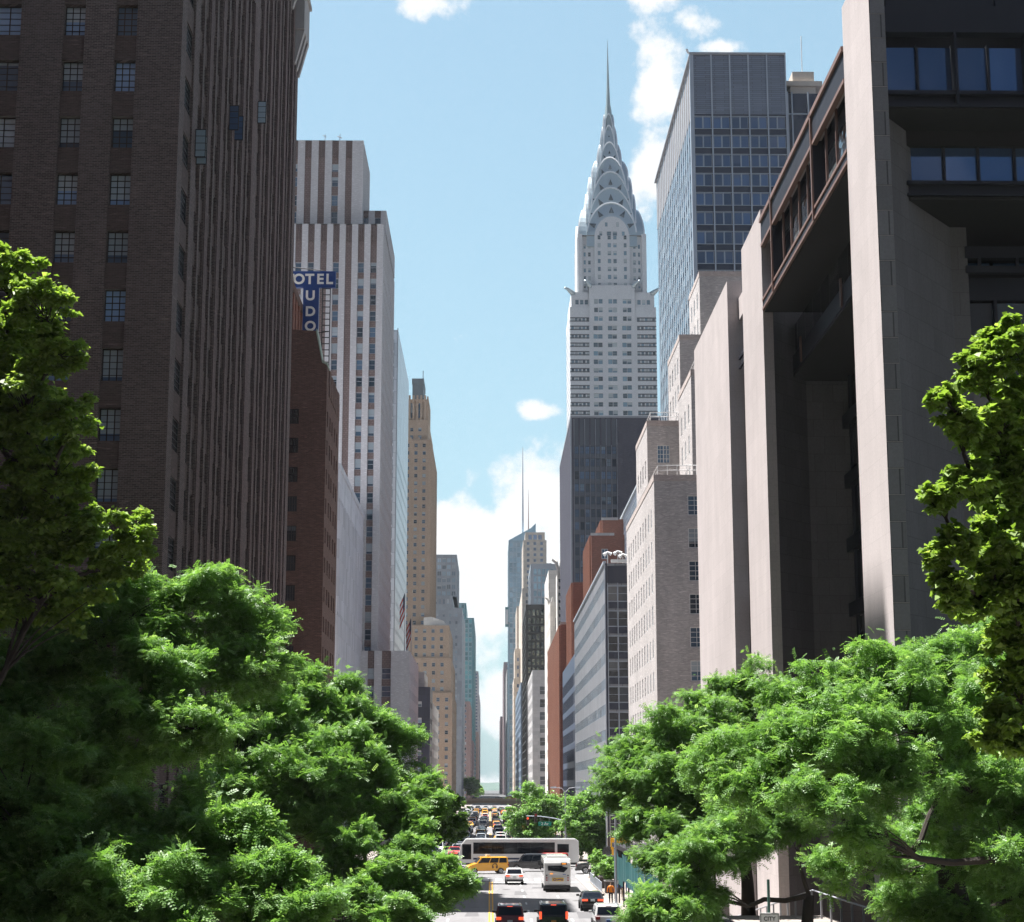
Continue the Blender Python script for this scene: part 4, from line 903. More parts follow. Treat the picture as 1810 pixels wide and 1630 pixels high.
    m.build('dark_brick_belt', mat_plain('dark_grey_brick_band', (.10, .11, .13), .8), r)
    m = MB()
    for x in (42, 66.5, 83, 92): pass
    for x in (37, 61.5, 87.5, 112): m.box(X0 + (x - 1.6) * u, X0 + (x + 1.6) * u, ys - .3, ys + .01, 0, z_sh - 6)
    m.build('pilaster', MATS['blue_white_brick'], r)
    W1c = []
    for k, z in enumerate([zz(425), zz(409)] + [q[0] for q in n_rows] + [zz(515) + 3.35 * 6]):
        xs = ((-2.3, 1.1), (2.3, 1.1)) if k == 1 else ((-5.3, 1.2), (-1.15, 1.4), (1.15, 1.4), (5.3, 1.2))
        if k == 0: xs = ((-1.2, 1.8), (1.2, 1.8), (-4.6, 1.2), (4.6, 1.2))
        for (dx, ww) in xs: W1c.append(((CX + dx, CY - h_ - .13, z), 0.0, ww, 1.8))
    put_windows(r, W1, (0, 1, .08, .05), (g_chr, fr_gry), 70); put_windows(r, W1c, (0, 1, .1, .05), (g_chr, fr_gry), 100); put_windows(r, W2, (0, 1, .08, .05), (g_chr, fr_gry), 70)
    # steel eagles and corner gargoyles
    for (gx, gy, gz, dx, dy) in ((X0 + .6, ys + .4, z_sd - .6, -1, -1), (X1 - .6, ys + .4, z_sd - .6, 1, -1), (xa, ys - .35, z_sd + 2.2, -.7, -1), (xb, ys - .35, z_sd + 2.2, .7, -1)):
        m = MB(); m.tube([(gx - dx * 1.2, gy - dy * 1.2, gz - .9), (gx, gy, gz - .1), (gx + dx * 1.5, gy + dy * 1.3, gz + .75), (gx + dx * 2.5, gy + dy * 2.1, gz + 1.0), (gx + dx * 3.1, gy + dy * 2.5, gz + .55)], [1.3, 1.0, .62, .55, .12], 8)
        m.build('eagle_gargoyle', chromium, r, smooth=True)
    # crown: nested sunburst arches, each tier a cross of two arched vaults
    tiers = [(430, 361.5, (1125 - 1037) / 2, 62.0), (410, 333, (1119.5 - 1038) / 2, 55.5), (384, 302.5, (1114 - 1042) / 2, 49.0), (352, 273, (1106.5 - 1047.5) / 2, 42.5), (318, 243.6, (1096 - 1056) / 2, 34.0), (286, 211.7, (1087 - 1062) / 2, 23.0), (256, 190, 10.0, 15.5)]
    pxm = 690 / F_ * 1.09
    c = MB(); tris = []; rim = MB()
    for i, (pb, pt, hw, hd) in enumerate(tiers):
        hwm = hw * pxm * .95; hdm = hd * pxm * .92 * .5 + hwm * .45 if False else h_ * (hd / 62.0) * .985
        z0 = zz(pb); z1 = zz(pt); zsps = z0 + (z1 - z0) * .18
        pts = archpts(hwm, z0 - 3, zsps, z1, 18, 2.0)
        SIL = [(177, 4.2), (214, 9), (240, 13), (256, 17.5), (278, 22), (290, 29.5), (320, 37), (351, 42.5), (383, 49.5), (415, 60), (470, 61)]
        ppt = 415 if i == 0 else tiers[i - 1][1]; zr = zz(ppt); sb, st_ = np.interp(ppt, *zip(*SIL)) * .965, np.interp(pt, *zip(*SIL)) * 1.06
        def dep(z, a=zr, c_=z1, sb=sb, st_=st_): t_ = min(1, max(0, (z - a) / (c_ - a))); return h_ / 61 * (sb + (st_ - sb) * t_ ** 1.7)
        for side in (False, True):
            extr(c, pts, CX, CY - hdm, CY + hdm, 0, side, dep)
            # raised rim, its paler steel colour standing in for light on the edge
            def T(x, y, z): return (CX + x, y, z) if not side else (CX + (y - CY), CY - x, z)
            inner = archpts(hwm - .55, z0 - 3, zsps, z1 - .6, 18, 2.0)
            for ysd in (CY - hdm - .3, CY + hdm + .3):
                yy2 = CY - hdm + .1 if ysd < CY else CY + hdm - .1
                for a in range(1, len(pts) - 2):
                    P4 = [pts[a], pts[a + 1], inner[a + 1], inner[a]]
                    sg = -1 if ysd < CY else 1
                    A = [T(p[0], CY + sg * (dep(p[1]) + .55), p[1]) for p in P4]; B = [T(p[0], CY + sg * (dep(p[1]) - .1), p[1]) for p in P4]
                    for q in ((A[0], A[1], A[2], A[3]), (A[1], A[0], B[0], B[1]), (A[2], A[1], B[1], B[2]), (A[3], A[2], B[2], B[3])): rim.quad(*q)
            # triangular windows fanned round the arch
            nT = 5 if i < 5 else 3
            for k in range(nT):
                ang = PI * (k + .5 + .0) / nT; ca, sa = math.cos(ang), math.sin(ang)
                rx, rz = hwm * .80, (z1 - zsps) * .80; bx_, bz_ = -ca * rx * .86, zsps + sa * rz * .78
                nx_, nz_ = -ca, sa * 1.3; L = math.hypot(nx_, nz_); nx_, nz_ = nx_ / L, nz_ / L; tx, tz = -nz_, nx_
                sz = hwm * .105
                t = MB(); t.poly([T(x_, CY - dep(z_) - .10, z_) for x_, z_ in ((bx_ + tx * sz, bz_ + tz * sz), (bx_ - tx * sz, bz_ - tz * sz), (bx_ + nx_ * sz * 2.8, bz_ + nz_ * sz * 2.8))])
                tris.append(t)
    cr_ = c.build('crown', [chromium], r); rim.build('crown_rim', [mat_plain('highlight_steel_rim', (.80, .82, .83), .28, .6)], r)
    tm_ = mat_plain('slate_window_glass', (.05, .07, .09), .2)
    for t in tris: t.build('triangular_window', [tm_], cr_)
    s = MB(); zt = zz(196)
    for (pa, ra, pb_, rb) in ((222, 2.6, 175, 1.15), (175, 1.0, 140, .6), (140, .6, 56, .05)):
        za, zc = zz(pa), zz(pb_)
        for k in range(8):
            a0, a1 = 2 * PI * k / 8 + PI / 8, 2 * PI * (k + 1) / 8 + PI / 8
            s.quad((CX + ra * math.cos(a0), CY + ra * math.sin(a0), za), (CX + ra * math.cos(a1), CY + ra * math.sin(a1), za), (CX + rb * math.cos(a1), CY + rb * math.sin(a1), zc), (CX + rb * math.cos(a0), CY + rb * math.sin(a0), zc))
    s.build('spire', mat_plain('spire_steel', (.34, .42, .43), .35, .5), r)
deco_skyscraper()

S_ = lambda p, w_, pz, h, **k: sp(p, w_, pz, h, **k)
grid_building('stone_office_building', 'grey stone office building with bright white street wall, left of the orange brick corner building', [((15.0, 24, 620, 716, 0, 50.3), dict(S=dict(cols=[(2.6, 4.6), (5.3, 7.3)], rows=lambda a, c: lev(a, c - 1.2, 4.5, 2.9, 1.2), wr=.4), W=sp(4.4, 2.0, 4.5, 2.6, 1.2, wr=.12), rm=1))], [limest, roofm], (0, 1, .12, .08), (g_black, fr_gry))
def scrolls(r):
    for (x, y, z, s_) in ((18.6, 470, 66.5, .5), (17.4, 500, 60, .4)):
        m = MB()
        m.tube([(x, y, z), (x - .2, y, z + 3 * s_), (x - 1.3 * s_, y, z + 6.5 * s_), (x - 3.4 * s_, y, z + 8.2 * s_), (x - 3.6 * s_, y, z + 7.2 * s_)], [.9 * s_, .8 * s_, 1.1 * s_, .9 * s_, .3 * s_], 8)
        m.tube([(x + .8 * s_, y, z), (x + .5, y, z + 6 * s_), (x + 1.8 * s_, y, z + 8.6 * s_)], [.7 * s_, .6 * s_, .8 * s_], 8); m.build('corner_ornament', whitest, r)
grid_building('white_stone_building', 'white sunlit stone building with dark window slots, left of the dark brown slab', [((16.6, 30, 480, 520, 0, 60), dict(S=dict(cols=[(1.4, 2.4), (2.8, 3.6)], rows=lambda a, c: lev(a, c - 1, 4.2, 3.2, 2), wr=.3), W=sp(5, 1.6, 4.2, 2.2, wr=.3), rm=1)), ((17.6, 34, 476 + 46, 560, 0, 74), dict(W=sp(5, 1.4, 4.2, 2.2, wr=.3), rm=1)), ((18.2, 34, 470, 479, 0, 66.5), dict(S=dict(cols=[(.4, 2.3)], rows=lambda a, c: lev(50, c - 1, 1.9, .9, 1), wr=.4), rm=1))], [whitest, roofm], (0, 0, .12, .08), (g_black, fr_gry), scrolls)
grid_building('mirror_glass_hotel', 'bronze mirror glass block with rippled gold and black reflections', [((15.6, 30, 760, 850, 0, 88.2), dict(S=sp(1.9, 1.5, 3.6, 2.9, .4, wr=.1), W=sp(2.2, 1.8, 3.6, 2.9, .4, wr=.1), rm=1))], [mat_plain('dark_bronze_metal', (.04, .035, .03), .4, .5), roofm], (0, 0, .2, .1), (g_gold, fr_blk), limit=100)
grid_building('setback_skyscraper', 'pale tan stone skyscraper with flat top, behind the mirror glass block', [((22.5, 38.5, 1180, 1240, 0, 176), dict(S=sp(4.6, 2.0, 3.9, 2.2, wr=.5), W=sp(4.6, 2.0, 3.9, 2.2, wr=.5), rm=1)), ((24, 37.5, 1184, 1230, 176, 182), dict(S=sp(3.4, 2.6, 6, 3.6, .8, wr=.5), W=sp(3.4, 2.4, 6, 3.6, .8, wr=.5), rm=1)), ((18, 24, 1175, 1240, 0, 130), dict(S=sp(3, 1.5, 3.9, 2.2, wr=.4), W=sp(5, 2, 3.9, 2.2, wr=.4), rm=1))], [beigest, roofm], (0, 0, .2, .1), (g_blue, fr_gry), limit=80)
grid_building('curved_glass_tower', 'pale teal glass tower showing between the tan skyscraper and the white stone building', [((21, 34.5, 900, 960, 0, 124), dict(S=sp(2.2, 2.0, 3.8, 3.4, .3, wr=.1), W=sp(2.4, 2.1, 3.8, 3.4, .3, wr=.1), rm=1))], [alud, roofm], (0, 0, .2, .1), (blueg, alud), limit=80)
grid_building('slim_stone_tower', 'slim beige stone tower with one column of dark windows on the right of the gap', [((19.3, 25, 1050, 1230, 0, 128), dict(S=sp(2.6, 1.5, 4.2, 2.4, wr=.4), W=dict(cols=lambda L: [(20, 25)], rows=lambda a, c: lev(a, c - 1, 4.2, 2.4, 1), wr=.4), rm=1))], [beigest, roofm], (0, 0, .2, .1), (g_black, fr_gry), limit=60)
def slant(r):
    m = MB(); m.prism([(14.8, 206.9), (37, 206.9), (37, 221), (33, 217)], 1400.5, 1460, 'y'); m.build('slanted_glass_top', blueg, r)
    m = MB(); x = PY(924, 800, 1410).x; m.tube([(x, 1410, 210), (x, 1410, 250), (x, 1410, 286)], [1.0, .6, .2], 6); m.build('spire', fr_pal, r)
grid_building('glass_skyscraper', 'tall pale blue glass skyscraper with slanted top and white spire', [((14.8, 37, 1400, 1470, 0, 206.8), dict(S=sp(3, 2.8, 4.1, 3.7, .3, wr=.1), W=sp(3, 2.7, 4.1, 3.7, .3, wr=.1), rm=1))], [mat_plain('blue_grey_metal', (.25, .36, .42), .35, .3), roofm], (0, 0, .2, .1), (blueg, alud), slant, limit=80)
def ant(r):
    m = MB(); x = PY(934, 900, 1700).x; m.tube([(x, 1700, 225), (x, 1700, 262), (x, 1700, 300)], [1.2, .7, .15], 6); m.build('mast', mat_plain('pink_mast_paint', (.5, .35, .33), .6), r)
grid_building('masted_tower', 'distant tower with thin red and white mast behind the slanted glass top', [((26, 60, 1690, 1760, 0, 225), dict(rm=0))], [alud], (0, 0, .2, .1), (blueg, alud), ant)
grid_building('narrow_office_building', 'dark blue windowed narrow office building at the right edge of the gap', [((15.0, 19.6, 860, 1040, 0, 60), dict(S=sp(2.3, 1.5, 4.4, 2.6, wr=.3), W=sp(4, 2.4, 4.4, 2.8, wr=.2), rm=1))], [mat_panel('blue_grey_cladding', (.18, .24, .32), (.1, .12, .16), 2, 4, .5), roofm], (0, 0, .2, .1), (g_black, fr_gry), limit=40)
grid_building('cream_building', 'cream stone building with open belvedere beside the dark blue narrow building', [((15.0, 20.2, 1105, 1170, 0, 77), dict(S=sp(3.6, 1.6, 5, 2.4, wr=.4), W=sp(5, 1.8, 4.4, 2.4, wr=.3), rm=1)), ((15.6, 19.8, 1110, 1150, 77, 96), dict(S=sp(4, 1.2, 5, 2.4, wr=.4), rm=1))], [beigest, roofm], (0, 0, .2, .1), (g_blue, fr_gry), limit=30)
grid_building('distant_tower', 'far brownish tower in the haze right of the street gap', [((15.0, 26, 1560, 1680, 0, 112), dict(W=sp(6, 3, 4.4, 2.4, wr=.4), S=sp(4, 2, 4.4, 2.4, wr=.4), rm=0))], [limest], (0, 0, .2, .1), (g_blue, fr_gry), limit=20)
grid_building('distant_tower', 'lowest and farthest brown-grey tower right of the street gap', [((12.8, 24, 2200, 2400, 0, 96), dict(W=sp(8, 4, 4.4, 2.4, wr=.4), S=sp(4, 2, 4.4, 2.4, wr=.4), rm=0)), ((15.5, 24, 2000, 2180, 0, 150), dict(W=sp(8, 4, 4.4, 2.4, wr=.4), S=sp(4, 2, 4.4, 2.4, wr=.4), rm=0))], [MATS['purple_grey_brick']], (0, 0, .2, .1), (g_blue, fr_gry), limit=20)
def vsign():
    r = thing('vertical_sign', 'small teal vertical sign projecting from the pale blue glass skyscraper', 'sign')
    a = PY(893, 1073, 1390); c = PY(899, 1108, 1390); m = MB(); m.box(a.x, c.x, 1390, 1391, c.z, a.z); m.build('board', MATS['teal_metal'], r)
    m = MB(); m.box(a.x + .4, c.x - .4, 1389.9, 1389.99, c.z + 2, a.z - 2); m.build('light_panel', fr_wht, r)
    m = MB(); m.box(a.x, 15.5, 1391.05, 1400, c.z + 3, c.z + 4); m.build('bracket', fr_gry, r)
vsign()
# ------------------------------------------------------------------ ground, roads, markings
def ground_mats():
    m, nt, b = bsdf('asphalt', (.27, .265, .265), .85, 0, .3)
    g = nt.nodes.new('ShaderNodeNewGeometry'); pos = g.outputs['Position']
    n = noisen(nt, pos, .35, 6, .65); n2 = noisen(nt, pos, 14, 3, .7)
    mp = nt.nodes.new('ShaderNodeMapping'); mp.inputs['Scale'].default_value = (1.1, .03, 1); lk(nt, pos, mp.inputs[0]); n3 = noisen(nt, mp.outputs[0], 1.2, 3, .5)
    k = val(nt, 'ADD', val(nt, 'ADD', val(nt, 'MULTIPLY', val(nt, 'SUBTRACT', n, .5), .45), val(nt, 'MULTIPLY', val(nt, 'SUBTRACT', n2, .5), .3)), val(nt, 'MULTIPLY', val(nt, 'SUBTRACT', n3, .5), .5))
    hs = nt.nodes.new('ShaderNodeHueSaturation'); hs.inputs['Color'].default_value = (.165, .16, .162, 1); lk(nt, val(nt, 'ADD', k, 1.0), hs.inputs['Value'])
    v = nt.nodes.new('ShaderNodeTexVoronoi'); v.feature = 'DISTANCE_TO_EDGE'; v.inputs['Scale'].default_value = .16; lk(nt, pos, v.inputs['Vector'])
    cr = val(nt, 'LESS_THAN', v.outputs['Distance'], .006)
    lk(nt, mixc(nt, val(nt, 'MULTIPLY', cr, .45), hs.outputs[0], (.1, .1, .1)), b.inputs['Base Color'])
    m2, nt, b = bsdf('pavement_slabs', (.42, .38, .35), .85, 0, .3)
    g = nt.nodes.new('ShaderNodeNewGeometry')
    t = nt.nodes.new('ShaderNodeTexBrick'); t.offset = 0; lk(nt, g.outputs['Position'], t.inputs['Vector']); t.inputs['Scale'].default_value = 1; t.inputs['Brick Width'].default_value = 1.5; t.inputs['Row Height'].default_value = 1.5; t.inputs['Mortar Size'].default_value = .03
    t.inputs['Color1'].default_value = (.23, .20, .18, 1); t.inputs['Color2'].default_value = (.28, .245, .22, 1); t.inputs['Mortar'].default_value = (.13, .11, .10, 1)
    lk(nt, stain(nt, t.outputs[0], g.outputs['Position'], .2, .3), b.inputs['Base Color'])
    return m, m2
asphm, pavem = ground_mats()
linew = mat_plain('road_paint_white', (.55, .55, .54), .8, amt=.2, scale=1.5); liney = mat_plain('road_paint_yellow', (.55, .29, .03), .8, amt=.15, scale=1.5)
kerbm = mat_plain('kerb_stone', (.42, .40, .38), .85)
def ground():
    b = MB(); b.quad((-15000, -3000, -.30), (15000, -3000, -.30), (15000, 26000, -.30), (-15000, 26000, -.30)); structure('ground', b, mat_plain('city_ground', (.08, .08, .08), .9, scale=.02))
    b = MB(); b.quad((-9.2, -60, 0), (9.2, -60, 0), (9.2, 1300, 0), (-9.2, 1300, 0)); structure('road', b, asphm)
    b = MB()
    for (y0, y1) in ((192, 222), (376, 410), (560, 585)):
        for (x0, x1) in ((-300, -9.204), (9.204, 300)): b.quad((x0, y0, -.002), (x1, y0, -.002), (x1, y1, -.002), (x0, y1, -.002))
    structure('avenue', b, asphm)
    b = MB(); k = MB()
    for (y0, y1) in ((-60, 192), (222, 376), (410, 560), (585, 1300)):
        for sx in (-1, 1):
            xa, xb = sorted((sx * 9.5, sx * 62)); b.box(xa, xb, y0 + .3, y1 - .3, -.25, .15)
            xa, xb = sorted((sx * 9.2, sx * 9.497)); k.box(xa, xb, y0, y1, -.2, .152)
            xa, xb = sorted((sx * 9.5, sx * 62)); k.box(xa, xb, y1 - .297, y1, -.2, .152); k.box(xa, xb, y0, y0 + .297, -.2, .152)
    structure('pavement', b, pavem); structure('kerb', k, kerbm)
    m = MB(); z = .004
    def q(x0, x1, y0, y1): m.quad((x0, y0, z), (x1, y0, z), (x1, y1, z), (x0, y1, z))
    for X in (-6.1, -3.05, 3.05, 6.05):
        y = 20.0
        while y < 340:
            if not (176 < y < 226): q(X - .07, X + .07, y, y + 2.6)
            y += 9.1
    q(.5, 9.0, 180.6, 181.3); q(-9, -.3, 231, 231.7)
    for (ya, yb) in ((184.2, 188.8), (224.6, 229.2)):
        x = -8.8
        while x < 8.7: q(x, x + .62, ya, yb); x += 1.35
    for xa in (10.5, -14.5):
        y = 194.5
        while y < 219.5: q(xa, xa + 3.6, y, y + .6); y += 1.35
    for (ya, yb) in ((368, 372), (414, 418)):
        x = -8.8
        while x < 8.7: q(x, x + .62, ya, yb); x += 1.35
    structure('white_road_markings', m, linew)
    pm_ = MB(); rg = random.Random(4)
    for (x0, y0, w_, l_) in ((1.0, 128, 1.6, 5.0), (4.6, 146, 2.2, 3.2), (-4.5, 152, 2.0, 9), (6.6, 132, 1.4, 7), (2.2, 160, 1.2, 6), (-1.9, 134, 1.1, 4.5), (4.0, 170, 2.0, 3.0), (-7.6, 168, 1.8, 8), (3.4, 240, 2, 9), (-5, 262, 2, 12)):
        pm_.quad((x0, y0, .0025), (x0 + w_, y0 + .2, .0025), (x0 + w_ - .1, y0 + l_, .0025), (x0 + .15, y0 + l_ - .2, .0025))
    structure('road_patch', pm_, mat_plain('asphalt_patch', (.105, .102, .105), .9, amt=.2, scale=2))
    for k, (x0, y0) in enumerate(((4.9, 133.5), (-1.2, 144), (1.6, 168.5), (7.4, 152))):
        mh = MB(); mh.poly([(x0 + .38 * math.cos(2 * PI * j / 16), y0 + .38 * math.sin(2 * PI * j / 16), .009) for j in range(16)])
        o_ = mh.build('manhole_cover', mat_plain('cast_iron', (.05, .045, .04), .6)); tag(o_, ('round iron manhole cover nearest the middle lane dashes', 'round iron manhole cover just left of the yellow lines', 'round iron manhole cover close behind the white hatchback', 'round iron manhole cover between the black sedan and white bus')[k], 'manhole cover', 'manhole covers in the road')
    m = MB()
    for X in (-.02, .24):
        for (ya, yb) in ((20, 182), (231, 366), (420, 720)): m.quad((X - .065, ya, z), (X + .065, ya, z), (X + .065, yb, z), (X - .065, yb, z))
    structure('yellow_centre_line', m, liney)
    # raised walk on the right, with its retaining wall, coming down towards the avenue
    b = MB(); P = [(-20, 3.9), (80, 3.9), (112, .17), (112, .152), (-20, .152)]
    b.prism(P, 10.2, 14.96, 'x'); structure('raised_pavement', b, pavem)
    b = MB(); P2 = [(-20, 4.05), (80, 4.05), (112, .4), (112, .16), (-20, .16)]; b.prism(P2, 9.85, 10.197, 'x')
    r = b.build('retaining_wall', mat_panel('dark_retaining_wall', (.10, .095, .10), (.05, .05, .05), 2.4, 1.2, .85, .2)); tag(r, 'dark stone retaining wall holding up the raised pavement on the right', 'wall')
    f = thing('railing', 'grey post railing along the granite building beside the raised pavement', 'railing')
    for k in range(26):
        y = 56 + k * 2.2; z0 = 3.9 if y < 80 else max(.16, 3.9 - (y - 80) * 3.73 / 32); m = MB(); m.box(14.5, 14.58, y, y + .08, z0, z0 + 1.1); m.build('post', fr_gry, f)
    m = MB(); m.tube([(14.54, 55, 5.0), (14.54, 80, 5.0), (14.54, 111.5, 1.3)], .04, 6); m.build('handrail', fr_gry, f)
    grassm = mat_plain('garden_green', (.022, .032, .018), .95, amt=.4, scale=.6)
    b = MB(); b.box(-60, -15.2, -12, 78.7, -.2, 4.6); structure('garden_terrace', b, grassm)
    b = MB(); b.box(15.0, 62, -14, 64.1, .16, 3.95); structure('unseen_lawn', b, grassm)  # unseen dark ground added to cut bounce light onto the granite
    b = MB()
    n = 60; 
    for i in range(n):
        x0, x1 = -1600 + i * 55, -1600 + (i + 1) * 55; h0 = 17 + 4 * math.sin(i * .9) + 3 * math.sin(i * 2.3); h1 = 17 + 4 * math.sin((i + 1) * .9) + 3 * math.sin((i + 1) * 2.3)
        b.quad((x0, 4300, -1), (x1, 4300, -1), (x1, 4500, h1), (x0, 4500, h0)); b.quad((x0, 4500, h0), (x1, 4500, h1), (x1, 5200, 2), (x0, 5200, 2))
    structure('distant_hill', b, mat_plain('hazy_woods', (.07, .11, .09), .95, amt=.4, scale=.02))
ground()
# unseen blocks added to shade the near trees and cut sky light from behind
def unseen_blocks():
    for (nm, lab, x0, x1, y0, y1, h) in (('unseen_shade_wing', 'unseen brown brick wing outside the left edge, added to shade the near trees', -60, -22.6, 2, 64, 51), ('apartment_tower', 'unseen brown brick tower behind the camera on the left, added to cut sky light', -70, -13, -75, -14, 95), ('apartment_tower', 'unseen brown brick tower behind the camera on the right, added to cut sky light', 13, 70, -70, -16, 60)):  # each apartment_tower here is unseen, added to cut sky light
        r = thing(nm, lab, 'building'); b = MB(); q = block(b, x0, x1, y0, y1, 0, h, E=dict(cols=lambda L: per(L, 4, 1.2), rows=lambda a, c: lev(a, c - 1, 2.9, 1.6, 1), wr=.3), rm=1); b.build('wall', [brickB, roofm], r); put_windows(r, q['E'], (1, 2, .06, .05), (g_case2, fr_blk), 12)
unseen_blocks()

def viaduct():
    r = thing('viaduct', 'low tan stone and steel arched road bridge crossing the far end of the packed street', 'bridge')
    Y0, Y1 = 735, 752; a = PY(812, 1412, Y0); c = PY(908, 1412, Y0); zt = a.z; b = MB()
    pts = [(a.x - 8, 0), (a.x - 2, 0)]
    for i in range(13):
        t = i / 12; x = a.x - 2 + (c.x - a.x + 4) * t; pts.append((x, .6 + 2.2 * math.sin(PI * t) ** .6))
    pts += [(c.x + 2, 0), (c.x + 8, 0), (c.x + 8, zt - .8), (a.x - 8, zt - .8)]
    b.prism(pts[::-1], Y0, Y1, 'y'); b.build('arch', mat_plain('tan_bridge_paint', (.30, .22, .16), .7), r)
    m = MB(); m.box(a.x - 9, c.x + 9, Y0 - .2, Y0 + .2, zt - .8, zt + .1)
    for k in range(16): x = a.x - 8 + k * (c.x - a.x + 16) / 15; m.box(x - .3, x + .3, Y0 - .35, Y0 + .3, zt - 1, zt + .35)
    m.build('parapet', mat_plain('tan_stone', (.42, .33, .25), .8), r)
    for x, mt in ((a.x + 1, 'white'), (a.x + 6, 'black'), (c.x - 6.5, 'white'), (c.x - 1.5, 'yellow')): VIA.append((x, (Y0 + Y1) / 2, zt - .8, mt))
VIA = []
viaduct()

# ------------------------------------------------------------------ trees
def leafmat(name, c0, c1, c2):
    m = bpy.data.materials.new(name); m.use_nodes = True; nt = m.node_tree; nt.nodes.clear(); MATS[name] = m
    out = nt.nodes.new('ShaderNodeOutputMaterial'); uv = nt.nodes.new('ShaderNodeUVMap'); uv.uv_map = 'uv'; s = nt.nodes.new('ShaderNodeSeparateXYZ'); lk(nt, uv.outputs[0], s.inputs[0])
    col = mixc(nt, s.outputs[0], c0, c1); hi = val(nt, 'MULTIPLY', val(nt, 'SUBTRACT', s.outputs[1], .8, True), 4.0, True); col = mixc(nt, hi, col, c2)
    d = nt.nodes.new('ShaderNodeBsdfPrincipled'); d.inputs['Roughness'].default_value = .45; d.inputs['Specular IOR Level'].default_value = .4; lk(nt, col, d.inputs['Base Color'])
    t = nt.nodes.new('ShaderNodeBsdfTranslucent'); lk(nt, mixc(nt, 1.0, col, (1.08, 1.12, .55), 'MULTIPLY'), t.inputs['Color'])
    mx = nt.nodes.new('ShaderNodeMixShader'); mx.inputs[0].default_value = .5; lk(nt, d.outputs[0], mx.inputs[1]); lk(nt, t.outputs[0], mx.inputs[2]); lk(nt, mx.outputs[0], out.inputs[0]); return m
locustm = leafmat('locust_leaves', (.12, .245, .06), (.21, .375, .11), (.37, .52, .24))
maplem = leafmat('maple_leaves', (.145, .24, .04), (.25, .37, .08), (.42, .52, .16))
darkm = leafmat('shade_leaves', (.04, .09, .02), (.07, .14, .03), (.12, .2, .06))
barkm = mat_plain('dark_bark', (.045, .036, .03), .9, amt=.4, scale=2)
def unit(a): return a / np.maximum(1e-6, np.linalg.norm(a, axis=1, keepdims=True))
def leaves_mesh(clumps, kind, n, seed, scale=1.0):
    """clumps: (x, y, z, r, flat). kind 'frond': feathery compound leaves, 'leaf': broad leaves"""
    rg = np.random.default_rng(seed); cl = np.array(clumps); wts = cl[:, 3] ** 2; wts /= wts.sum(); idx = rg.choice(len(cl), n, p=wts); c = cl[idx]
    scale = scale * (.7 + .6 * rg.random((n, 1))); d = unit(rg.normal(size=(n, 3))); d[:, 2] = d[:, 2] * .9 + .12; rad = rg.random(n) ** .38
    tt = rg.random(n) * 1.25 - .45
    pos = c[:, :3] + c[:, 5:8] * (tt * c[:, 3] * 1.25)[:, None] + d * (rad * c[:, 3] * .72 * (1 - .35 * np.abs(tt)))[:, None] * np.stack([np.ones(n), np.ones(n), c[:, 4]], 1)
    st = rg.random(n) < .12; pos[st] += rg.normal(size=(int(st.sum()), 3)) * c[st, 3:4] * .42; pos[:, 2] -= .22 * np.maximum(0, tt) ** 2 * c[:, 3]
    out = d.copy(); out[:, 2] = out[:, 2] * .4 - .25; out += rg.normal(size=(n, 3)) * .45; ax = unit(out)
    up = unit(np.stack([np.zeros(n), np.zeros(n), np.ones(n)], 1) * 1.0 + d * .35 + rg.normal(size=(n, 3)) * .38)
    side = unit(np.cross(up, ax)); up = np.cross(ax, side)
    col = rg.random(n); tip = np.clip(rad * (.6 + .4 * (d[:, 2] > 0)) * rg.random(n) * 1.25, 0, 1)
    if kind == 'frond':
        L = (.20 + .12 * rg.random(n)) * scale[:, 0]; NL = 5; V = []; 
        for i in range(NL):
            t = (i + .6) / NL; base = pos + ax * (L * t)[:, None] - up * (L * .22 * t * t)[:, None]; ll = .062 * scale * (1.15 - .5 * abs(t - .4)); ww = .021 * scale
            for sgn in (-1, 1):
                dirv = unit(side * sgn + ax * .55 + up * (rg.random((n, 1)) - .6) * .5); wv = unit(np.cross(dirv, up)) * ww
                V.append(np.stack([base, base + dirv * ll * .5 + wv, base + dirv * ll, base + dirv * ll * .5 - wv], 1))
        V = np.concatenate(V, 0); k = 2 * NL
    else:
        L = (.11 + .07 * rg.random(n)) * scale[:, 0]; V = []
        w_ = L * .48; a0 = pos; a1 = pos + ax * (L * .45)[:, None] + side * w_[:, None] + up * (L * .12)[:, None]; a2 = pos + ax * L[:, None] - up * (L * .15)[:, None]; a3 = pos + ax * (L * .45)[:, None] - side * w_[:, None] + up * (L * .12)[:, None]
        b1 = pos + ax * (L * .1)[:, None] + side * (w_ * .9)[:, None]; 
        V = np.concatenate([np.stack([a0, a1, a2, a3], 1)], 0); k = 1
    nq = len(V); me = bpy.data.meshes.new('crown'); me.vertices.add(nq * 4); me.vertices.foreach_set('co', V.reshape(-1).astype(np.float32))
    me.loops.add(nq * 4); me.loops.foreach_set('vertex_index', np.arange(nq * 4, dtype=np.int32)); me.polygons.add(nq); me.polygons.foreach_set('loop_start', np.arange(nq, dtype=np.int32) * 4)
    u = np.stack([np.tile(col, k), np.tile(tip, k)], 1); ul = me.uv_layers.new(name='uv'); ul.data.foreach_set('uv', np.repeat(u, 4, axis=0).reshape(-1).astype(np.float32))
    me.update(calc_edges=True); return me
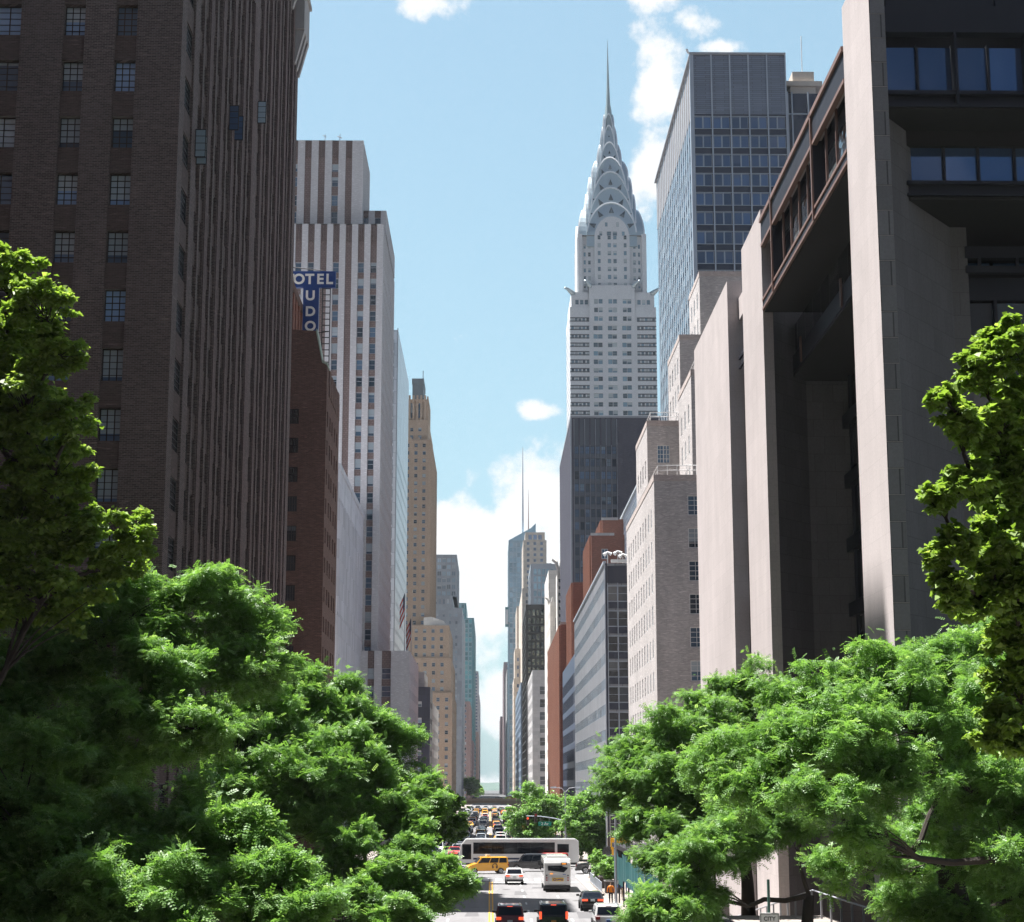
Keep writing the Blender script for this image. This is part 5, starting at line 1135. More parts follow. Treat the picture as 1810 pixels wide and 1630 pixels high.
def tree(name, label, base, blobs, kind, n, mat, seed, sub=16, group='street trees', trunk_r=.28, fork=None, scale=1.0, flat=.42, limbs=True, sr=.36):
    """blobs: (px, py, depth, radius px) of the crown's lobes as they stand, each broken into many small leafy layers"""
    rg = random.Random(seed); t = thing(name, label, 'tree', group=group)
    B = []; sub = int(sub * 1.5); n = int(n * 1.5)
    for (px, py, Y, rp) in blobs: p = PY(px, py, Y); B.append((p.x, p.y, p.z, rp * 1.12 * Y / F_))
    cl = []
    wood = MB(); base = Vector(base); fork = Vector(fork) if fork else base + Vector((0, 0, 3.2))
    wood.tube([base - Vector((0, 0, .3)), base + (fork - base) * .5 + Vector((.05, 0, 0)), fork], [trunk_r * 1.25, trunk_r, trunk_r * .85], 10)
    lm = MB()
    def limb(a, b_, r0, r1, sag=0.0, k=5, nn=6):
        pts = []; rr = []
        for i in range(k + 1):
            s = i / k; p = a.lerp(b_, s); p.z += sag * math.sin(PI * s) * (b_ - a).length * .18
            p += Vector((rg.uniform(-1, 1), rg.uniform(-1, 1), rg.uniform(-1, 1))) * (b_ - a).length * .035 * (0 < i < k); pts.append(p); rr.append(r0 + (r1 - r0) * s)
        lm.tube(pts, rr, nn, caps=False); return pts
    nodes = [fork]
    order = sorted(B, key=lambda q: (Vector(q[:3]) - fork).length)
    for (x, y, z, r) in order:
        c = Vector((x, y, z)); start = min(nodes, key=lambda q: (q - c).length + (0 if q.z < c.z + .5 else 3.0)); dist = (c - start).length
        r0 = min(trunk_r * .55, .03 + dist * .02); pts = limb(start, c - Vector((0, 0, r * .15)), r0, r0 * .4, rg.uniform(-.3, .6)); nodes += pts[2:]
        for k in range(sub):
            d = Vector((rg.gauss(0, 1), rg.gauss(0, 1), rg.gauss(0, .75))).normalized(); q = c + d * r * rg.uniform(.35, .98); rr_ = r * sr * rg.uniform(.6, 1.2)
            ax = Vector((d.x, d.y, d.z * .45 - .05)) + Vector((rg.gauss(0, .3), rg.gauss(0, .3), rg.gauss(0, .2))); ax.normalize()
            cl.append((q.x, q.y, q.z, rr_, flat * rg.uniform(.7, 1.3), ax.x, ax.y, ax.z))
            if limbs and k % 2 == 0: limb(pts[rg.choice((3, 4, 5))], q, r0 * .3, .008, rg.uniform(-.2, .5), 3, 4)
    wood.build('trunk', barkm, t, smooth=True); lm.build('limbs', barkm, t, smooth=False)
    me = leaves_mesh(cl, kind, n, seed, scale); me.materials.append(mat); link('crown', me, t); return t
LOC = 'street trees'
G_L = 'feathery street trees on the left'; G_R = 'feathery street trees on the right'
def trees():
    tree('honey_locust', 'large feathery tree spreading over the lower right, dark limbs showing beneath its canopy', (13.4, 50, 4), [(1415, 1232, 49, 70), (1530, 1186, 50, 72), (1650, 1178, 52, 70), (1770, 1165, 52, 76), (1700, 1225, 54, 66), (1800, 1235, 54, 70), (1355, 1300, 48, 75), (1470, 1290, 46, 85), (1600, 1270, 48, 85), (1740, 1270, 50, 80), (1850, 1220, 50, 90), (1330, 1390, 47, 62), (1440, 1395, 44, 62), (1570, 1370, 46, 66), (1720, 1390, 47, 72), (1265, 1350, 50, 55), (1840, 1390, 48, 90), (1790, 1500, 46, 62), (1520, 1470, 44, 40), (1650, 1530, 56, 50), (1660, 1440, 54, 60), (1790, 1400, 54, 66), (1700, 1340, 52, 66), (1800, 1310, 54, 66), (1760, 1580, 56, 60), (1840, 1580, 52, 70), (1520, 1400, 50, 50), (1590, 1590, 58, 36), (1560, 1500, 52, 52), (1640, 1600, 50, 50), (1740, 1520, 48, 60), (1470, 1530, 54, 36), (1700, 1620, 50, 50), (1440, 1340, 50, 60)],
         'frond', 80000, locustm, 3, 20, G_R, .42, fork=(13.0, 50.2, 7.3))
    tree('honey_locust', 'feathery tree whose crown reaches farthest left over the road on the right side', (12.2, 84, 3.7), [(1110, 1400, 84, 42), (1130, 1345, 82, 48), (1185, 1300, 82, 55), (1255, 1275, 84, 58), (1200, 1380, 80, 60), (1150, 1430, 80, 40), (1270, 1350, 82, 60), (1240, 1430, 80, 55), (1330, 1290, 86, 55), (1310, 1400, 80, 50), (1180, 1455, 78, 30), (1340, 1215, 86, 46), (1290, 1225, 86, 34), (1090, 1375, 84, 34), (1160, 1370, 80, 50), (1150, 1515, 78, 28), (1120, 1470, 80, 24)],
         'frond', 40000, locustm, 5, 20, G_R, .3, scale=1.25, fork=(12.0, 83.5, 6.5))
    tree('honey_locust', 'low feathery tree crown in front of the raised pavement at the lower right', (11.6, 66, 3.9), [(1290, 1480, 64, 52), (1235, 1520, 63, 58), (1185, 1590, 62, 48), (1340, 1450, 66, 52), (1150, 1630, 62, 38), (1240, 1585, 64, 40), (1400, 1450, 66, 40)],
         'frond', 26000, locustm, 8, 20, G_R, .22, fork=(11.9, 66.3, 5.6))
    tree('maple_tree', 'bright yellow-green maple reaching in at the upper right edge', (11.8, 31, .2), [(1735, 655, 31, 42), (1790, 610, 31, 50), (1700, 745, 30, 34), (1765, 745, 31, 55), (1715, 855, 30, 42), (1790, 850, 31, 60), (1690, 960, 30, 36), (1755, 960, 31, 55), (1735, 1050, 31, 50), (1800, 1050, 31, 60), (1770, 1290, 30, 46), (1690, 1040, 30, 34), (1830, 720, 32, 70), (1850, 950, 32, 80), (1795, 1130, 32, 50), (1800, 1200, 32, 46), (1815, 1290, 32, 50), (1775, 800, 32, 50), (1780, 900, 32, 50), (1775, 1000, 32, 50), (1665, 700, 30, 22), (1660, 880, 30, 24), (1655, 985, 30, 20)],
         'leaf', 64000, maplem, 11, 20, 'maples at the picture edges', .26, fork=(11.4, 31, 7.0), flat=.5, sr=.26, scale=.85)
    tree('maple_tree', 'bright yellow-green maple rising highest at the left edge in front of the dark tower', (-13.2, 42, 4.6), [(15, 480, 41, 50), (75, 545, 40, 55), (10, 590, 42, 75), (105, 625, 40, 38), (50, 700, 41, 75), (125, 740, 40, 48), (20, 800, 42, 85), (95, 830, 41, 60), (30, 930, 42, 90), (120, 930, 42, 60), (235, 945, 41, 38), (205, 990, 42, 45), (70, 1050, 42, 90), (-60, 700, 42, 110), (-60, 950, 42, 120)],
         'leaf', 80000, maplem, 13, 24, 'maples at the picture edges', .32, fork=(-12.8, 42, 10.0), flat=.5, sr=.25, scale=.85)
    tree('honey_locust', 'tall feathery tree at the centre left, its top standing against the dark ribbed tower', (-11.4, 52, .2), [(250, 1075, 52, 75), (350, 1050, 52, 58), (420, 1110, 53, 62), (480, 1105, 54, 30), (330, 1160, 51, 80), (450, 1190, 52, 62), (150, 1130, 52, 95), (40, 1190, 52, 110), (230, 1250, 50, 100), (90, 1330, 50, 110), (350, 1275, 50, 75), (180, 1400, 50, 90)],
         'frond', 60000, locustm, 17, 20, G_L, .38, fork=(-11.0, 52, 5.5))
    tree('honey_locust', 'feathery tree with broad sunlit crown, in front of the white striped tower base', (-10.8, 69, .2), [(520, 1195, 69, 48), (570, 1250, 69, 58), (640, 1275, 70, 46), (490, 1275, 67, 62), (620, 1335, 67, 62), (690, 1310, 70, 42), (715, 1370, 69, 42), (560, 1360, 65, 60), (440, 1380, 65, 75), (660, 1410, 67, 52), (745, 1420, 71, 32), (520, 1440, 65, 55), (400, 1290, 66, 70), (755, 1400, 68, 34), (590, 1420, 66, 55), (700, 1440, 66, 40), (610, 1480, 64, 45), (560, 1550, 64, 50), (640, 1560, 66, 45), (600, 1620, 64, 50)],
         'frond', 60000, locustm, 19, 20, G_L, .34, scale=1.15, fork=(-10.6, 69, 4.2))
    tree('honey_locust', 'dark feathery tree filling the bottom left corner, nearest the camera', (-10.5, 40, .2), [(420, 1460, 40, 65), (480, 1530, 39, 62), (545, 1600, 38, 50), (430, 1590, 39, 80), (300, 1480, 40, 95), (150, 1500, 40, 110), (300, 1590, 38, 100), (30, 1560, 40, 120), (150, 1620, 38, 110), (30, 1400, 41, 100)],
         'frond', 50000, locustm, 23, 20, G_L, .34, fork=(-9.5, 40, 4.0))
    tree('honey_locust', 'small feathery crown hanging over the road edge at the bottom, left of the yellow lines', (-9.9, 64, .2), [(730, 1500, 65, 42), (785, 1545, 64, 38), (690, 1545, 63, 42), (650, 1600, 62, 42), (755, 1585, 63, 30), (815, 1560, 65, 20), (700, 1620, 61, 40)],
         'frond', 26000, locustm, 29, 16, G_L, .22, scale=1.15, fork=(-9.6, 64, 3.0))
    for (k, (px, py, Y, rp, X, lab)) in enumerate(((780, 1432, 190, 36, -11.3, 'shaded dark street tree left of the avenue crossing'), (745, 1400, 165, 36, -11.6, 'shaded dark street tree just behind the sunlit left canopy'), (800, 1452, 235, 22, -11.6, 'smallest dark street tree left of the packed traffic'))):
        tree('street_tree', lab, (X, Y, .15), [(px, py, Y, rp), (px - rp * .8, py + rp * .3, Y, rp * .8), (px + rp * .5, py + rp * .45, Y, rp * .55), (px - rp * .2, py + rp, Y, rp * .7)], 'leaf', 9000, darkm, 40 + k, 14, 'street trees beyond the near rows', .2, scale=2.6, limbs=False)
    for (k, (bl, Y, X, lab)) in enumerate(((((948, 1432, 40), (925, 1450, 28), (975, 1440, 32), (955, 1462, 34)), 268, 10.9, 'round light green street tree behind the green street sign'), (((1040, 1425, 36), (1070, 1440, 40), (1020, 1455, 34), (1060, 1480, 36), (1030, 1490, 26), (1052, 1498, 22), (1075, 1500, 18)), 232, 13.2, 'light green street tree between the green street sign and the big right canopy'))):
        tree('street_tree', lab, (X, Y, .15), [(a, b_, Y + rnd.uniform(-2, 2), r_) for a, b_, r_ in bl], 'leaf', 30000, locustm, 50 + k, 22, 'street trees beyond the near rows', .22, scale=1.7, limbs=False)
    for (k, (px, py, Y, rp, X)) in enumerate(((832, 1385, 1000, 12, -13.5), (843, 1394, 1100, 9, -10))):
        tree('park_tree', ('taller hazy park tree beyond the bridge on the left', 'lower hazy park tree beyond the bridge beside the gap')[k], (X, Y, 0), [(px, py, Y, rp), (px + 4, py + 6, Y, rp * .8), (px - 4, py + 5, Y, rp * .8)], 'leaf', 4000, locustm, 60 + k, 12, 'trees beyond the bridge', .4, scale=7, limbs=False)
trees()

# ------------------------------------------------------------------ vehicles
def paint(name, col, rough=.25, metal=.0): 
    m, nt, b = bsdf(name, col, rough, metal, .5); b.inputs['Coat Weight'].default_value = .8; b.inputs['Coat Roughness'].default_value = .05
    g = nt.nodes.new('ShaderNodeNewGeometry'); rgb = nt.nodes.new('ShaderNodeRGB'); rgb.outputs[0].default_value = (*col, 1)
    hs = nt.nodes.new('ShaderNodeHueSaturation'); n = noisen(nt, g.outputs['Position'], 1.6, 4, .6); s = nt.nodes.new('ShaderNodeSeparateXYZ'); lk(nt, g.outputs['Position'], s.inputs[0])
    lk(nt, val(nt, 'ADD', .93, val(nt, 'MULTIPLY', n, .12)), hs.inputs['Value']); lk(nt, rgb.outputs[0], hs.inputs['Color']); lk(nt, hs.outputs[0], b.inputs['Base Color']); return m
PT = dict(white=paint('white_car_paint', (.62, .62, .61)), black=paint('black_car_paint', (.012, .012, .014)), red=paint('red_car_paint', (.42, .035, .02)), dark=paint('dark_red_car_paint', (.10, .012, .012)),
          yellow=paint('yellow_taxi_paint', (.80, .38, .01)), silver=paint('silver_car_paint', (.36, .37, .38), .3, .5), navy=paint('navy_car_paint', (.02, .03, .07)), grey=paint('grey_car_paint', (.12, .12, .13), .3, .4), green=paint('green_taxi_paint', (.12, .34, .10)), cream=paint('cream_truck_paint', (.58, .53, .42)), orange=paint('orange_paint', (.7, .2, .03)))
carglass, nt_, b_ = bsdf('car_glass', (.006, .008, .012), .06, 0, .3)
tyrem = mat_plain('tyre_rubber', (.015, .015, .015), .9); rimm = mat_plain('wheel_rim', (.32, .33, .35), .35, .7); trimm = mat_plain('black_plastic', (.02, .02, .022), .55)
def emis(name, col, e, base=None):
    m, nt, b = bsdf(name, base or col, .3); b.inputs['Emission Color'].default_value = (*col, 1); b.inputs['Emission Strength'].default_value = e; return m
tailm = bsdf('tail_lamp_lens', (.32, .012, .01), .2)[0]; brakem = emis('brake_lamp_lit', (1, .09, .03), .55, (.5, .03, .02)); headm = bsdf('head_lamp_lens', (.55, .57, .58), .12)[0]; indm = emis('amber_lamp_lit', (1, .35, .05), .45, (.5, .18, .02))
platem = mat_plain('licence_plate_orange', (.50, .27, .06), .5); plateb = mat_plain('licence_plate_blue', (.08, .16, .36), .5); platew = mat_plain('licence_plate_white', (.50, .54, .54), .5)
def bil(A, B, Cc, D, u, v): return (A * (1 - u) + B * u) * (1 - v) + (D * (1 - u) + Cc * u) * v
def panel(mb, A, B, Cc, D, u0, u1, v0, v1, off=.012, m=0):
    A, B, Cc, D = map(Vector, (A, B, Cc, D)); n = (B - A).cross(D - A).normalized() * off
    mb.quad(*[bil(A, B, Cc, D, u, v) + n for u, v in ((u0, v0), (u1, v0), (u1, v1), (u0, v1))], m)
class Multi:
    """parts of a vehicle: name -> (builder, materials, kwargs)"""
    def __init__(s): s.p = []
    def part(s, name, mats, **k): m = MB(); s.p.append((name, m, mats if isinstance(mats, list) else [mats], k)); return m
    def build(s, root): 
        for n, m, mats, k in s.p: m.build(n, mats, root, **k)
    def one(s, name):
        bm = bmesh.new(); allm = []
        for n, m, mats, k in s.p:
            off = len(allm); allm += mats; base = [bm.verts.new(v) for v in m.v]
            for f, mi in zip(m.f, m.m):
                try: fc = bm.faces.new([base[i] for i in f]); fc.material_index = off + mi
                except ValueError: pass
        me = bpy.data.meshes.new(name); bm.to_mesh(me); bm.free(); me.uv_layers.new(name='uv')
        for x in allm: me.materials.append(x)
        return me
def wheel(M, x, y, r=.34, w_=.23):
    m = M.part('wheel', [tyrem, rimm, trimm]); sx = 1 if x > 0 else -1; n = 20
    m.prism([(y + r * math.cos(2 * PI * k / n), r + r * math.sin(2 * PI * k / n)) for k in range(n)][::1], min(x, x - sx * w_), max(x, x - sx * w_), 'x', 0)
    xo = x + sx * .006
    for k in range(n): 
        a0, a1 = 2 * PI * k / n, 2 * PI * (k + 1) / n; R_ = r * .66
        p = [(xo, y, r), (xo, y + R_ * math.cos(a0), r + R_ * math.sin(a0)), (xo, y + R_ * math.cos(a1), r + R_ * math.sin(a1))]
        m.poly(p if sx > 0 else p[::-1], 1 if (k // 2) % 2 == 0 or k % 2 == 0 else 2)
def carspec(kind):
    if kind == 'suv': return dict(L=4.75, W=1.96, H=1.80, belt=1.10, rr=(-2.30, -2.02), fr=(1.15, .55), low=[(-2.34, .32), (-2.37, .62), (-2.30, 1.10), (1.25, 1.10), (2.15, .98), (2.36, .70), (2.36, .32)], tum=.17, wy=(-1.42, 1.45), r=.37)
    if kind == 'bigsuv': return dict(L=5.2, W=2.04, H=1.92, belt=1.14, rr=(-2.54, -2.36), fr=(1.35, .75), low=[(-2.58, .36), (-2.6, .66), (-2.55, 1.14), (1.45, 1.16), (2.45, 1.06), (2.58, .78), (2.58, .36)], tum=.15, wy=(-1.55, 1.5), r=.40)
    if kind == 'cuv': return dict(L=4.4, W=1.84, H=1.60, belt=1.0, rr=(-2.10, -1.62), fr=(1.2, .4), low=[(-2.17, .30), (-2.2, .62), (-2.10, 1.02), (1.25, 1.0), (2.0, .84), (2.2, .6), (2.2, .3)], tum=.2, wy=(-1.3, 1.32), r=.34)
    if kind == 'sedan': return dict(L=4.85, W=1.86, H=1.45, belt=.97, rr=(-1.80, -1.05), fr=(1.2, .35), low=[(-2.38, .30), (-2.42, .60), (-2.38, 1.0), (-1.8, 1.02), (1.25, .97), (2.2, .78), (2.42, .55), (2.42, .3)], tum=.24, wy=(-1.45, 1.45), r=.34)
    if kind == 'van': return dict(L=4.7, W=1.8, H=1.86, belt=1.15, rr=(-2.32, -2.24), fr=(1.35, .78), low=[(-2.34, .32), (-2.36, .6), (-2.33, 1.15), (1.4, 1.15), (2.1, .92), (2.34, .62), (2.34, .32)], tum=.13, wy=(-1.45, 1.55), r=.33)
    if kind == 'pickup': return dict(L=5.6, W=1.98, H=1.85, belt=1.12, rr=(-.55, -.4), fr=(1.5, .95), low=[(-2.78, .4), (-2.8, .7), (-2.78, 1.12), (1.55, 1.15), (2.6, 1.08), (2.78, .75), (2.78, .4)], tum=.14, wy=(-1.7, 1.7), r=.39)
def make_car(kind, col, plate=platew, brake=True):
    s = carspec(kind); M = Multi(); W2 = s['W'] / 2; pm = PT[col]; b = M.part('body', [pm, trimm], bevel=.055, seg=2)
    low = s['low']; b.prism(low, -W2, W2, 'x')
    for i, v in enumerate(b.v):   # round the plan towards both ends, tuck in the sills
        x, y, z = v; t = abs(y) / (s['L'] / 2); k = 1 - .10 * max(0, (t - .72) / .28) ** 1.5; k *= 1 - .05 * (z < .45); b.v[i] = (x * k, y, z)
    bl, H = s['belt'], s['H']; (ra, rb), (fa, fb) = s['rr'], s['fr']; wb = W2 * .965; wt = W2 * (1 - s['tum'])
    lo = [(-wb, ra, bl - .02), (wb, ra, bl - .02), (wb, fa, bl - .02), (-wb, fa, bl - .02)]; hi = [(-wt, rb, H - .04), (wt, rb, H - .04), (wt, fb, H - .04), (-wt, fb, H - .04)]
    cb = M.part('cabin', [pm], bevel=.07, seg=2); cb.hexa(lo, hi); cb.hexa([(-wt * .9, rb + .12, H - .05), (wt * .9, rb + .12, H - .05), (wt * .9, fb - .1, H - .05), (-wt * .9, fb - .1, H - .05)], [(-wt * .8, rb + .2, H), (wt * .8, rb + .2, H), (wt * .8, fb - .2, H), (-wt * .8, fb - .2, H)])
    g = M.part('rear_window', carglass); panel(g, lo[0], lo[1], hi[1], hi[0], .07, .93, .14, .88)
    g = M.part('windscreen', carglass); panel(g, lo[2], lo[3], hi[3], hi[2], .05, .95, .1, .93)
    for sd, (A, B, Cc, D) in ((1, (lo[1], lo[2], hi[2], hi[1])), (-1, (lo[3], lo[0], hi[0], hi[3]))):
        g = M.part('side_window', carglass)
        for (u0, u1) in ((.05, .30), (.33, .60), (.63, .94)):
            if sd < 0: u0, u1 = 1 - u1, 1 - u0
            panel(g, A, B, Cc, D, u0, u1, .12, .88)
    yr, yf = low[1][0], -low[1][0]; kx = .9
    for sx in (-1, 1):
        t = M.part('tail_lamp', brakem if brake else tailm, bevel=0)
        if kind in ('sedan',): t.box(min(sx * W2 * .42, sx * W2 * .90), max(sx * W2 * .42, sx * W2 * .90), yr - .03, yr + .1, .80, .94)
        elif kind == 'cuv': t.box(min(sx * W2 * .52, sx * W2 * .92), max(sx * W2 * .52, sx * W2 * .92), yr - .02, yr + .12, .82, .98)
        elif kind == 'bigsuv': t.box(min(sx * W2 * .78, sx * W2 * .93), max(sx * W2 * .78, sx * W2 * .93), yr - .03, yr + .12, .95, 1.42)
        else: t.box(min(sx * W2 * .60, sx * W2 * .93), max(sx * W2 * .60, sx * W2 * .93), yr - .02, yr + .12, .88, 1.06)
        t = M.part('head_lamp', headm); t.box(min(sx * W2 * .5, sx * W2 * .86), max(sx * W2 * .5, sx * W2 * .86), yf - .14, yf + .0, .62, .80)
        mr = M.part('wing_mirror', [trimm if col != 'white' else pm], bevel=.03); mr.box(min(sx * W2 * .96, sx * (W2 + .2)), max(sx * W2 * .96, sx * (W2 + .2)), fa - .42, fa - .26, bl + .02, bl + .18)
        for wy in s['wy']: wheel(M, sx * (W2 - .0), wy, s['r'])
    p = M.part('licence_plate', plate); p.box(-.17, .17, yr - .03, yr + .05, .78 if kind == 'sedan' else .72, .94 if kind == 'sedan' else .87)
    bp = M.part('bumper', trimm, bevel=.03); bp.box(-W2 * .86, W2 * .86, yr - .05, yr + .12, .34, .52); bp.box(-W2 * .84, W2 * .84, yf - .12, yf + .04, .34, .56)
    m = M.part('third_brake_lamp', brakem if brake else tailm); m.box(-.18, .18, rb - .02, rb + .05, H - .10, H - .055)
    if kind in ('suv', 'bigsuv'):
        for sx in (-1, 1): q = M.part('roof_rail', rimm); q.tube([(sx * wt * .86, rb + .3, H + .02), (sx * wt * .86, fb - .3, H + .02)], .025, 5)
    return M
def park(M, name, label, x, y, rz, cat='car', group=None, z=.0):
    r = thing(name, label, cat, (x, y, z), rz, group); M.build(r); return r
park(make_car('suv', 'dark', platew), 'sport_utility_car', 'dark red sport utility car in the lane next to the yellow lines, brake lamps lit', 1.35, 121, 0)
park(make_car('bigsuv', 'black', platem), 'sport_utility_car', 'big black square-backed sport utility car in the middle lane at the bottom', 4.25, 121, 0)
park(make_car('sedan', 'black', platew), 'sedan_car', 'black sedan near the right kerb, in front of the white hatchback', 8.05, 141.5, 0)
park(make_car('suv', 'white', plateb, False), 'sport_utility_car', 'white sport utility car with blue plate at the bottom right lane', 7.95, 121.2, 0)
park(make_car('cuv', 'white', platew), 'hatchback_car', 'white hatchback waiting behind the yellow taxi, left of the white bus', 2.45, 178.5, 0)
def taxi():
    M = make_car('van', 'yellow', platem, False); t = M.part('roof_sign', [PT['cream']], bevel=.02); t.box(-.45, .45, -.3, .1, 1.87, 2.12)
    for side in (1, -1):
        d = M.part('door_emblem', trimm)
        x = side * .912
        for k in range(10):
            a0, a1 = PI * (-.1 + 1.2 * k / 10), PI * (-.1 + 1.2 * (k + 1) / 10); p = [(x, -.75 + r_ * math.cos(a), .85 + r_ * math.sin(a)) for r_, a in ((.22, a0), (.30, a0), (.30, a1), (.22, a1))]; d.quad(*p)
        d.box(x - .01, x + .01, -1.05, -.9, .62, .82); d.box(x - .01, x + .01, -.6, -.45, .62, .82)
    return park(M, 'taxi_van', 'bright yellow taxi van with roof sign turning left across the avenue', -.35, 199.0, PI / 2 + .22, 'taxi')
taxi()
park(make_car('bigsuv', 'black', platew, False), 'minivan', 'black van crossing the avenue right behind the yellow taxi', 4.6, 204.5, PI / 2)
park(make_car('van', 'red', platew, False), 'minivan', 'red van crossing the avenue between the black van and the white bus', 7.0, 210.5, PI / 2)
park(make_car('bigsuv', 'black', platew, False), 'sport_utility_car', 'black car crossing the avenue to the right of the white bus', 12.2, 199, PI / 2)
park(make_car('cuv', 'silver', platew, False), 'hatchback_car', 'silver car on the avenue half hidden by the left leaves', -8.6, 205, PI / 2)
park(make_car('sedan', 'white', platew, False), 'sedan_car', 'white sedan on the avenue at the far left behind the leaves', -12.6, 200, PI / 2)

def city_bus():
    M = Multi(); Wd, H, L = 1.24, 3.02, 9.2; b = M.part('body', [PT['white']], bevel=.12, seg=3); b.prism([(0, .55), (-.04, 1.0), (.02, 2.6), (.18, H - .05), (.4, H), (L, H), (L + .1, 1.1), (L, .45)], -Wd, Wd, 'x')
    u = M.part('underbody', trimm); u.box(-Wd * .93, Wd * .93, -.08, L - .2, .28, .62); u.box(-Wd * .97, Wd * .97, -.14, .3, .38, .58)
    p = M.part('roof_unit', [PT['white']], bevel=.06); p.box(-.95, .95, .9, 4.2, H + .002, H + .26); p.box(-.8, .8, 4.6, 7.6, H + .002, H + .2)
    g = M.part('rear_window', carglass); yb = -.065
    g.prism([(-.86, 1.95), (-.88, 2.36), (.42, 2.40), (.55, 2.28), (.98, 2.20), (.88, 2.05), (.60, 1.78)], yb, yb + .1, 'y')
    g = M.part('route_display', trimm); g.box(.34, .9, yb + .0, .18, 2.45, 2.66)
    t = M.part('route_display_glow', indm); t.box(.42, .82, yb - .012, yb, 2.51, 2.59)
    a = M.part('advert_panel', [mat_plain('yellow_advert', (.62, .40, .06), .5), mat_plain('purple_advert_ink', (.12, .06, .18), .5)])
    a.box(-.48, .58, -.075, .0, .98, 1.30, 0)
    for k in range(12): a0, a1 = 2 * PI * k / 12, 2 * PI * (k + 1) / 12; a.quad(*[(-.24 + r_ * math.cos(q), -.078, 1.13 + r_ * .8 * math.sin(q)) for r_, q in ((.08, a0), (.15, a0), (.15, a1), (.08, a1))], 1)
    a.box(-.05, .1, -.079, -.07, 1.06, 1.14, 1); a.box(.05, .32, -.08, -.07, 1.12, 1.2, 1); a.box(.34, .5, -.079, -.07, 1.05, 1.16, 1)
    for sx in (-1, 1):
        for z, mm in ((1.50, trimm), (1.29, tailm), (1.08, tailm)):
            t = M.part('tail_lamp', mm); n = 10; t.prism([(sx * .98 + .07 * math.cos(2 * PI * k / n), z + .07 * math.sin(2 * PI * k / n)) for k in range(n)], -.085, .0, 'y')
        g = M.part('side_window', carglass); x = sx * (Wd + .006)
        for k in range(6): g.box(min(x, sx * Wd * .99), max(x, sx * Wd * .99), .8 + k * 1.35, 1.95 + k * 1.35, 1.45, 2.45)
        for wy in (2.3, 7.3): wheel(M, sx * Wd * 1.0, wy, .46, .3)
        m = M.part('wing_mirror', trimm); m.box(min(sx * 1.26, sx * 1.5), max(sx * 1.26, sx * 1.5), L + .1, L + .25, 2.0, 2.5)
    d = M.part('engine_door', [fr_gry]); 
    for (x0, x1, z0, z1) in ((-.8, .8, 1.42, 1.435), (-.8, .8, .70, .715), (-.81, -.8, .70, 1.435), (.8, .81, .70, 1.435)): d.box(x0, x1, -.062, -.03, z0, z1)
    m = M.part('marker_lamp', [indm]); m.box(-.66, -.42, -.07, -.0, 1.62, 1.70); 
    m = M.part('plate_badge', [plateb]); m.box(.5, .78, -.07, -.0, 1.56, 1.62)
    park(M, 'city_bus', 'white city bus seen from behind with slanted black rear window and yellow advert', 6.25, 164.3, 0, 'bus')
city_bus()
def coach():
    M = Multi(); L, H = 14.4, 3.35; W2 = 1.27
    b = M.part('body', [PT['white']], bevel=.1, seg=2); b.prism([(-L / 2, .5), (-L / 2 - .05, 1.2), (-L / 2, H - .3), (-L / 2 + .4, H), (L / 2 - .7, H), (L / 2 - .1, H - .7), (L / 2 + .15, 1.4), (L / 2 + .1, .45)], -W2, W2, 'x')
    for sx in (-1, 1):
        g = M.part('window_band', carglass); x = sx * (W2 + .008); g.box(min(x, sx * W2 * .98), max(x, sx * W2 * .98), -L / 2 + 2.9, L / 2 - 1.6, 1.55, 2.9); g.box(min(x, sx * W2 * .98), max(x, sx * W2 * .98), -L / 2 + 1.2, -L / 2 + 2.6, 1.7, 2.7)
        g = M.part('door_glass', carglass); g.box(min(x, sx * W2 * .98), max(x, sx * W2 * .98), L / 2 - 1.35, L / 2 - .25, .9, 2.7)
        t = M.part('blue_stripe', [PT['navy']]); t.box(min(x, sx * W2 * .98), max(x, sx * W2 * .98), -L / 2 + 2.4, L / 2 - 1.6, .86, 1.08)
        for wy in (-L / 2 + 2.4, -L / 2 + 3.7, L / 2 - 2.4): wheel(M, sx * W2 * 1.005, wy, .5, .32)
        m = M.part('mullion', trimm)
        for k in range(6): m.box(min(x, x + sx * .005), max(x, x + sx * .005), -L / 2 + 4.2 + k * 1.6, -L / 2 + 4.25 + k * 1.6, 1.62, 2.78)
    w_ = M.part('windscreen', carglass); w_.quad((W2 * .92, L / 2 + .10, 1.5), (-W2 * .92, L / 2 + .10, 1.5), (-W2 * .9, L / 2 - .02, 2.66), (W2 * .9, L / 2 - .02, 2.66))
    u = M.part('underbody', trimm); u.box(-W2 * .95, W2 * .95, -L / 2 + .2, L / 2 - .2, .25, .52)
    a = M.part('advert_strip', [mat_plain('pale_pink_advert', (.50, .38, .36), .6)]); a.box(W2 + .004, W2 + .014, -3.4, .6, 1.14, 1.52)
    a = M.part('roof_stripe', [mat_plain('faded_red_stripe', (.42, .25, .21), .6)]); a.box(W2 + .003, W2 + .01, -L / 2 + 3, L / 2 - 3.5, 2.90, 2.97)
    r = park(M, 'coach', 'long white coach with black window band crossing the avenue from right to left', 3.6, 216.5, PI / 2, 'bus')
    c = bpy.data.curves.new('lettering', 'FONT'); c.body = 'WIN FLARES'; c.size = .36; c.extrude = .006; c.align_x = 'CENTER'; c.materials.append(PT['dark'])
    text_mesh(c, 'lettering', r, (W2 + .02, -1.9, 1.22), (PI / 2, 0, PI / 2))
coach()
